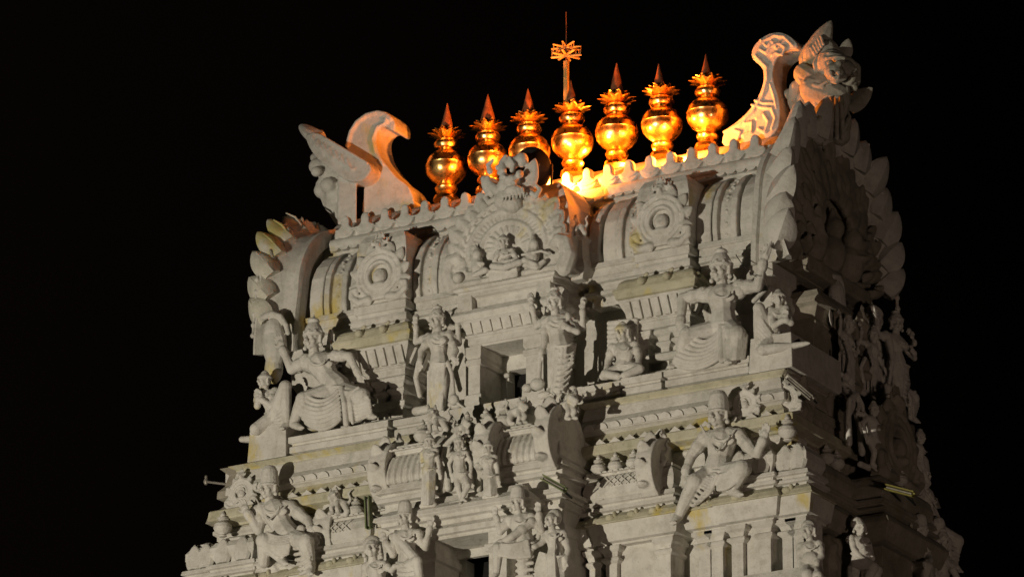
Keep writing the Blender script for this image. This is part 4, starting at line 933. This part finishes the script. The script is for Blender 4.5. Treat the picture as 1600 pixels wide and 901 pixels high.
obj('monster_face', f.b, 'statue', big, voxel=.016, org=ORG[big.name])
# ------------------------------------------------------------------ gilded finials on the ridge
GOLD = 'gilded pot finials standing in a row on the ridge'
labs = ['first gilded pot finial from the left bird', 'second gilded pot finial from the left bird', 'gilded pot finial partly hidden behind the black floodlight hood',
        'gilded pot finial directly in front of the tall rod, with the slimmest spike', 'gilded pot finial just right of the tall rod, with the broadest spike', 'second gilded pot finial from the right bird', 'gilded pot finial nearest the right bird']
def finial(i, x):
    o = empty('pot_finial', (x, 0, -.06), labs[i], 'finial', GOLD); rd = random.Random(i)
    b = B(); prb = [(.26, -.02), (.24, .06), (.16, .10), (.15, .14), (.20, .17), (.225, .23), (.20, .29), (.17, .32), (.22, .36), (.31, .43), (.385, .53), (.415, .64), (.412, .70), (.418, .71), (.412, .73), (.38, .84), (.31, .93), (.21, 1.0), (.15, 1.02), (.14, 1.06)]
    b.lathe((x, 0, -.06), prb, 40); obj('pot_body', b, 'gold', o, smooth='auto')
    b = B(); b.lathe((x, 0, -.06), [(.14, 1.05), (.22, 1.07), (.255, 1.13), (.255, 1.17), (.22, 1.23), (.14, 1.25), (.12, 1.28), (.13, 1.36), (.17, 1.40), (.1, 1.42)], 36); obj('neck_ring', b, 'gold', o, smooth='auto')
    b = B()
    for ring, (n, tl, L, z0) in enumerate(((11, .92, .33, 1.26), (9, .55, .26, 1.30))):
        for k in range(n):
            a = 2*math.pi*(k+.5*ring)/n+rd.random()*.1; dv = Vector((math.cos(a)*math.sin(tl), math.sin(a)*math.sin(tl), math.cos(tl)))
            leaf(b, Vector((x+.07*math.cos(a), .07*math.sin(a), -.06+z0)), dv, Vector((-math.sin(a), math.cos(a), 0)), L, .20, .035, curl=-.30)
    obj('lotus_petals', b, 'gold', o, smooth='auto')
    b = B(); z0 = 1.40; H = (.64, .68, .62, .56, .72, .56, .54)[i]
    rr = (.15, .18, .165, .10, .16, .13, .12)[i]
    if i in (3,): b.lathe((x, 0, -.06), [(.01, z0), (rr, z0+.16), (rr*.8, z0+.26), (rr*.35, z0+.4), (.006, z0+H)], 10)
    else: b.lathe((x+(-.04 if i > 4 else 0), 0, -.06), [(rr, z0), (rr*.98, z0+.04), (rr*.55, z0+H*.5), (.008, z0+H)], 14)
    obj('spike', b, 'copper', o, smooth='auto')
    o.rotation_euler = (rd.uniform(-.02, .02), rd.uniform(-.025, .025), rd.uniform(0, 1)); o.scale = (rd.uniform(.97, 1.02),)*3
    return o
for i in range(7): finial(i, (i-3)*.985+(.05, .03, .0, -.02, -.03, 0, 0)[i])
# ------------------------------------------------------------------ tall rod with crossed arms
p0 = P(885, 160, .62); X, Z = p0.x, p0.z
o = empty('lightning_rod', (X, .62, -.25), 'tall thin rod with a star of crossed bars near its tip, behind the finials', 'lightning rod')
b = B(); b.box(X-.042, X+.042, .58, .66, -.25, Z+.87); obj('post', b, 'ochre', o)
b = B(); b.cap((X, .62, Z+.8), (X, .62, Z+1.25), .018); b.cap((X, .62, Z+1.2), (X, .62, Z+1.92), .012, .006); obj('needle', b, 'copper', o)
for lv, zz in enumerate((Z+.98, Z+1.16)):
    b = B()
    for k in range(4):
        a = R(15+45*k); dx, dy = .29*math.cos(a), .29*math.sin(a)
        b.cap((X-dx, .62-dy, zz+(.01*k)), (X+dx, .62+dy, zz+(.01*k)), .026 if lv == 0 else .02)
        if lv:
            for t in (-1, -.7, .7, 1): b.cap((X+dx*t, .62+dy*t, zz), (X+dx*t, .62+dy*t, zz-.16), .009)
    obj('crossed_bars', b, 'ochre', o, smooth=True)
# ------------------------------------------------------------------ bird-shaped finials at both ends of the ridge
from mathutils.geometry import tessellate_polygon
def plate(pts, Y, th):
    b = B(); fr_ = lambda u, v, d: P(u, v, Y) + Vector((0, d, 0))
    for t in tessellate_polygon([[Vector((u, v, 0)) for u, v in pts]]):
        c = [pts[k] if isinstance(k, int) else (k[0], k[1]) for k in t]; mu = sum(q[0] for q in c)/3; mv = sum(q[1] for q in c)/3
        c = [(mu+(q[0]-mu)*1.03, mv+(q[1]-mv)*1.03) for q in c]
        b.ext(c, fr_, 0, th)
    return b, fr_
z4 = lambda l, ox, oy: [(ox+x/3.753, oy+y/3.753) for x, y in l]
def smoothpts(l, it=2):
    for _ in range(it):
        l = [q for a, c in zip(l, l[1:]+l[:1]) for q in ((a[0]*.75+c[0]*.25, a[1]*.75+c[1]*.25), (a[0]*.25+c[0]*.75, a[1]*.25+c[1]*.75))]
    return l
L0 = z4([(690, 800), (1000, 740), (1000, 640), (965, 560), (900, 520), (835, 440), (790, 370), (772, 290), (790, 232), (832, 210), (858, 232), (884, 244), (892, 215), (880, 170), (850, 134), (790, 118), (720, 136), (660, 180), (622, 245), (600, 320), (625, 400), (700, 500), (715, 560)], 380, 140)
b, fr_ = plate(smoothpts(L0, 2), -.30, .62)
rim = z4([(612, 330), (632, 250), (668, 192), (725, 150), (790, 134), (835, 146), (866, 172)], 380, 140)
b.tube([fr_(u, v, -.01) for u, v in rim], .045)
rim = z4([(820, 440), (775, 370), (758, 290), (785, 220), (845, 190)], 380, 140); b.tube([fr_(u, v, -.01) for u, v in rim], .03)
e0 = z4([(840, 178)], 380, 140)[0]; b.ball(fr_(*e0, -.01), (.055, .04, .055)); b.tube([fr_(e0[0]+3.6*math.cos(t), e0[1]+3.6*math.sin(t), -.01) for t in [k*.7 for k in range(10)]], .016)
birdL = obj('bird_finial', b, 'statue', org=P(610, 330, 0), voxel=.02)
sethow(birdL, 'stout curved bird-neck finial with hooked beak, on the left end of the ridge', 'finial', 'curved finials at the ridge ends')
Rr = z4([(100, 800), (118, 690), (205, 632), (275, 562), (325, 482), (352, 395), (350, 325), (276, 268), (284, 208), (330, 150), (400, 113), (470, 116), (530, 160), (552, 210), (490, 214), (425, 258), (400, 330), (402, 400), (438, 500), (444, 600), (425, 700), (330, 760)], 1100, 20)
b, fr_ = plate(smoothpts(Rr, 2), -.30, .60)
for l, r_ in (([(120, 700), (215, 650), (290, 575), (345, 490), (372, 395), (370, 320), (300, 250), (345, 170), (410, 135), (470, 140), (520, 190)], .03),
              ([(330, 215), (365, 235), (395, 200), (440, 180), (480, 205), (460, 250), (420, 235), (400, 250)], .028), ([(335, 160), (370, 200), (400, 165), (430, 215), (475, 165)], .022),
              ([(280, 540), (340, 555), (395, 560)], .025), ([(300, 515), (350, 530), (400, 530)], .025), ([(310, 620), (350, 590), (380, 640), (360, 700), (320, 680)], .03),
              ([(240, 650), (285, 640), (280, 700), (230, 720)], .028), ([(180, 690), (215, 700), (200, 745)], .028), ([(400, 560), (420, 620), (400, 680)], .03), ([(390, 420), (415, 500), (425, 560)], .02)):
    b.tube([fr_(u, v, -.01) for u, v in z4(l, 1100, 20)], r_)
birdR = obj('bird_finial', b, 'statue', org=P(1190, 230, 0), voxel=.017)
sethow(birdR, 'slender scroll-shaped finial with carved relief, on the right end of the ridge', 'finial', 'curved finials at the ridge ends')
# monster faces crowning both gables: the left one seen from behind, the right one half from the front
b = B(); q = lambda x, y, Y: P(380+x/3.753, 140+y/3.753, Y)
b, _ = plate(smoothpts(z4([(362, 270), (385, 335), (430, 400), (500, 450), (560, 500), (620, 540), (700, 535), (748, 480), (742, 432), (650, 380), (560, 325), (480, 275), (430, 250), (395, 255)], 380, 140), 2), -.68, .42)
for k in range(7): b.tube([q(400+34*k, 275+22*k, -.69), q(425+34*k, 320+24*k, -.70), q(470+30*k, 380+14*k, -.69)], .022)
b.tube([q(480, 285, -.68), q(600, 355, -.68), q(725, 430, -.68)], .03)
leaf(b, q(450, 300, -.4), q(365, 235, -.4)-q(450, 300, -.4), Vector((0, 1, .3)), .66, .5, .30); b.tube([q(450, 265, -.3), q(405, 246, -.3), q(366, 244, -.3)], (.11, .05))
for x0, x1, y0, y1 in ((555, 665, 500, 790),): b.ext([(x0, y0), (x1, y0+6), (x1, y1), (x0, y1)], lambda a, c_, d: q(a, c_, -.55+d), 0, .45)
for x, y, r_, Y in ((440, 450, .2, -.1), (500, 500, .22, 0), (470, 590, .2, .1), (540, 620, .22, 0), (500, 420, .24, .0), (560, 440, .26, 0), (580, 690, .22, .1), (620, 560, .24, 0), (500, 560, .18, -.2), (430, 480, .12, -.3)): b.ball(q(x, y, Y), (r_, r_*.9, r_*.9))
b.tube([q(560, 500, 0), q(480, 440, 0), q(420, 400, .1)], (.2, .1)); b.tube([q(600, 760, .1), q(520, 660, .1), q(470, 560, .1)], (.24, .16))
o = obj('gable_crest', b, 'statue', org=P(540, 340, -.3), voxel=.022); sethow(o, 'knobbly back of a horned monster head with upright strut, left of the bird-neck finial', 'statue', 'monster heads over the gables')
q = lambda x, y, Y: P(1100+x/3.753, 20+y/3.753, Y); b = B(); rn = random.Random(3)
for k in range(26): leaf(b, q(560+rn.uniform(0, 260), 480+rn.uniform(0, 260), -.35+rn.uniform(0, .5)), Vector((rn.uniform(-.5, .7), rn.uniform(-.6, .1), 1)), Vector((1, rn.uniform(-.5, .5), 0)), rn.uniform(.35, .6), rn.uniform(.2, .34), .14, curl=.2)
b.tube([q(400, 430, .1), q(395, 330, .1), q(440, 250, .1), q(520, 220, .05), q(590, 225, 0)], (.17, .14)); b.tube([q(400, 720, .1), q(440, 620, .1), q(405, 520, .1), q(395, 420, .1)], (.2, .16))
leaf(b, q(620, 300, -.1), q(735, 70, -.1)-q(620, 300, -.1), Vector((1, .3, .4)), .95, .46, .3); leaf(b, q(820, 270, .1), q(845, 165, .1)-q(820, 270, .1), Vector((1, .3, 0)), .42, .3, .16); leaf(b, q(850, 560, .3), q(965, 460, .3)-q(850, 560, .3), Vector((1, .2, -1)), .62, .42, .16)
b.tube([q(600, 330, -.1), q(592, 270, -.1), q(625, 200, -.1), q(690, 140, -.1)], (.14, .1)); b.ball(q(640, 245, -.15), (.2, .16, .24)); b.ball(q(700, 230, 0), (.32, .3, .26))
b.ball(q(755, 310, -.2), (.31, .36, .32)); b.ball(q(765, 350, -.55), (.20, .22, .17)); b.ball(q(720, 280, -.45), .12); b.ball(q(790, 275, -.45), .12); b.tube([q(690, 250, -.4), q(740, 245, -.5), q(800, 260, -.45)], .06)
b.tube([q(668, 260, -.4), q(650, 300, -.42), q(660, 345, -.4), q(685, 320, -.4)], .05); b.tube([q(740, 395, -.5), q(775, 400, -.5), q(820, 380, -.4)], .07)
b.tube([q(835, 300, -.1), q(880, 330, 0), q(885, 400, .05), q(850, 440, 0)], (.16, .1)); b.ball(q(880, 370, 0), .12); b.ball(q(835, 330, -.2), .16)
b.cap(q(650, 450, -.3), q(780, 500, -.2), .30, .28); b.cap(q(590, 360, -.2), q(690, 430, -.3), .22, .24); b.tube([q(560, 390, -.35), q(610, 440, -.5), (q(650, 425, -.55)), q(700, 440, -.5)], .05)
b.cap(q(690, 500, -.1), q(760, 640, 0), .34, .36); b.cap(q(600, 600, 0), q(640, 760, .1), .2, .22); b.cap(q(790, 540, .1), q(800, 720, .1), .2, .2); b.tube([q(540, 440, -.1), q(530, 520, 0), q(560, 600, 0)], .14); b.cap(q(500, 480, 0), q(620, 470, 0), .12)
for k in range(12): b.ball(q(722+9*k, 268-8*math.sin(k*.28), -.56), .035)
for k in range(13): b.ball(q(590+11*k, 405+26*math.sin(k*.26), -.55), .035)
for k in range(16): b.ball(q(845+38*math.sin(k*1.9), 330+k*8, -.1+.08*math.cos(k*2.3)), .075)
for k in range(5): b.tube([q(700+26*k, 500, -.42), q(690+30*k, 600, -.36), q(670+36*k, 740, -.3)], .05)
for x in (742, 790): b.ball(q(x, 300, -.62), .07); b.ball(q(x, 352, -.78), .05); b.tube([q(x-18, 296, -.58), q(x, 284, -.64), q(x+18, 296, -.58)], .025)
b.tube([q(735, 372, -.7), q(765, 382, -.75), q(795, 370, -.7)], .03)
for k in range(6): b.cap(q(742+9*k, 380, -.72), q(742+9*k, 396, -.72), .025, .01)
for k in range(5): b.tube([q(630+14*k, 210-18*k, -.28), q(655+12*k, 250-16*k, -.3)], .03)
o = obj('gable_crest', b, 'dimmed', org=P(1290, 230, 0), voxel=.016); sethow(o, 'grim horned monster head over the right gable, facing away from the finials', 'statue', 'monster heads over the gables')
# ------------------------------------------------------------------ floodlight on the roof, lighting the finials
Lp = P(831, 264, -2.05); aim = Vector((.12, 1, .35)).normalized()
o = empty('floodlight', (Lp.x, -2.05, -.95), 'black round-hooded floodlight behind the medallion, shining on the gilded finials', 'floodlight')
b = B(); c = Vector((0, 0, 0)); rot = aim.to_track_quat('Z', 'Y').to_matrix()
h = B(); h.lathe((0, 0, 0), [(.06, -.30), (.20, -.28), (.34, -.18), (.41, -.02), (.43, .02), (.42, .06), (.385, .06), (.37, .0), (.28, -.14), (.05, -.2)], 28)
h.v = [Lp+rot @ v for v in h.v]; obj('hood', h, 'black', o, smooth='auto')
h = B(); h.lathe((0, 0, 0), [(.24, -.10), (.25, -.06), (.05, -.05)], 24); h.v = [Lp+rot @ v for v in h.v]; obj('lamp_glass', h, 'glow', o, smooth='auto')
h = B()
for k in (-1, 1): h.cap(Lp+Vector((.44*k, 0, 0)), Lp+Vector((.40*k, .05, -.45)), .025)
h.cap(Lp+Vector((-.40, .05, -.45)), Lp+Vector((.40, .05, -.45)), .025); obj('bracket', h, 'black', o)
ORNG = (1, .225, .02)
q0 = P(850, 282, -1.58)+Vector((0, 0, KZ)); lamp('floodlight_bulb', 'SPOT', tuple(q0), tuple(q0+Vector((.05, 1, .42))), 2700, ORNG, .08, 165)
L2 = Vector((.75, .82, -.34))
o = empty('floodlight', (L2.x, L2.y, -.6), 'second black floodlight hidden behind the ridge', 'floodlight')
rot2 = Vector((0, -1, .3)).normalized().to_track_quat('Z', 'Y').to_matrix(); h = B(); h.lathe((0, 0, 0), [(.05, -.2), (.16, -.18), (.2, 0), (.21, .05), (.18, .05), (.1, -.1)], 20); h.v = [L2+rot2 @ v for v in h.v]; obj('hood', h, 'black', o, smooth='auto')
h = B(); h.cap(L2+Vector((0, 0, -.1)), L2+Vector((0, 0, -.8)), .03); obj('bracket', h, 'black', o)
lamp('floodlight_bulb', 'POINT', (L2.x, L2.y-.12, L2.z+.12+KZ), (0, 0, KZ), 800, ORNG, .08)
L3 = Vector((2.75, -.86, -.46))
o = empty('floodlight', (L3.x, L3.y, -.7), 'small black floodlight lying in the gutter behind the ridge crest', 'floodlight')
h = B(); h.lathe(tuple(L3+Vector((0, 0, -.18))), [(.05, 0), (.11, .02), (.13, .12), (.12, .12), (.04, .06)], 16); obj('hood', h, 'black', o, smooth='auto')
lamp('floodlight_bulb', 'POINT', (L3.x, L3.y, L3.z+.04+KZ), (0, 0, KZ), 640, ORNG, .05)
# ------------------------------------------------------------------ unlit tube lamps, rods and cables on the tower
def tubelamp(p, q, m, label, arm=None, Y=-3.6):
    p = P(*p, Y); q = P(*q, Y); o = empty('tube_lamp', (p+q)/2, label, 'lamp', 'unlit tube lamps bracketed to the tower')
    d = (q-p); n = d.normalized(); s_ = n.cross(Vector((0, -1, 0))).normalized(); b = B()
    for k0, k1, j0, j1 in ((-.055, .055, 0, .03), (-.055, -.03, .03, .11), (.03, .055, .03, .11)):
        b.ext([(0, k0), (d.length, k0), (d.length, k1), (0, k1)], lambda a, c_, e_: p+n*a+s_*c_+Vector((0, -1, 0))*e_, j0, j1)
    obj('casing', b, m, o); b = B(); b.cap(p+n*.06+Vector((0, -.06, 0)), q-n*.06+Vector((0, -.06, 0)), .02); obj('tube', b, 'steel', o)
    b = B(); c_ = (p+q)/2; e_ = Vector(arm) if arm else Vector((0, .6, -.1)); b.cap(c_, c_+e_, .02); b.cap(c_+n*.2, c_+e_, .012); obj('bracket', b, 'black', o)
tubelamp((577, 776), (579, 826), 'green', 'faded green upright tube lamp in front of the left lattice block')
tubelamp((850, 746), (886, 766), 'green', 'short green tube lamp sloping down, under the miniature vault', Y=-4.5)
tubelamp((1232, 590), (1272, 624), 'steel', 'grey slanting tube lamp at the right corner of the cornice', Y=-3.3)
tubelamp((1384, 761), (1430, 773), 'tube', 'yellow tube lamp sticking out of the shaded side', Y=-1.4)
a = P(322, 752, -2.9); c = P(370, 758, -2.9)
o = empty('side_lamp', c, 'small bulb on a thin arm sticking out of the left corner', 'lamp'); b = B(); b.cap(a, c+(c-a), .025); obj('arm', b, 'steel', o); b = B(); b.ball(a, (.05, .05, .07)); b.cap(a, a+Vector((0, 0, .1)), .03); obj('bulb', b, 'steel', o)
b = B(); a = P(1182, 432, -2.9); c = P(1150, 398, -2.4); b.tube([a+(c-a)*t+Vector((0, 0, -.25*t*(1-t))) for t in [k/8 for k in range(9)]], .008)
o = obj('cable', b, 'black', org=a); sethow(o, 'thin sagging cable behind the raised arm of the right seated figure', 'cable')
for i, pts in enumerate((((1086, 640), (1092, 668), (1060, 720)),)):
    pass
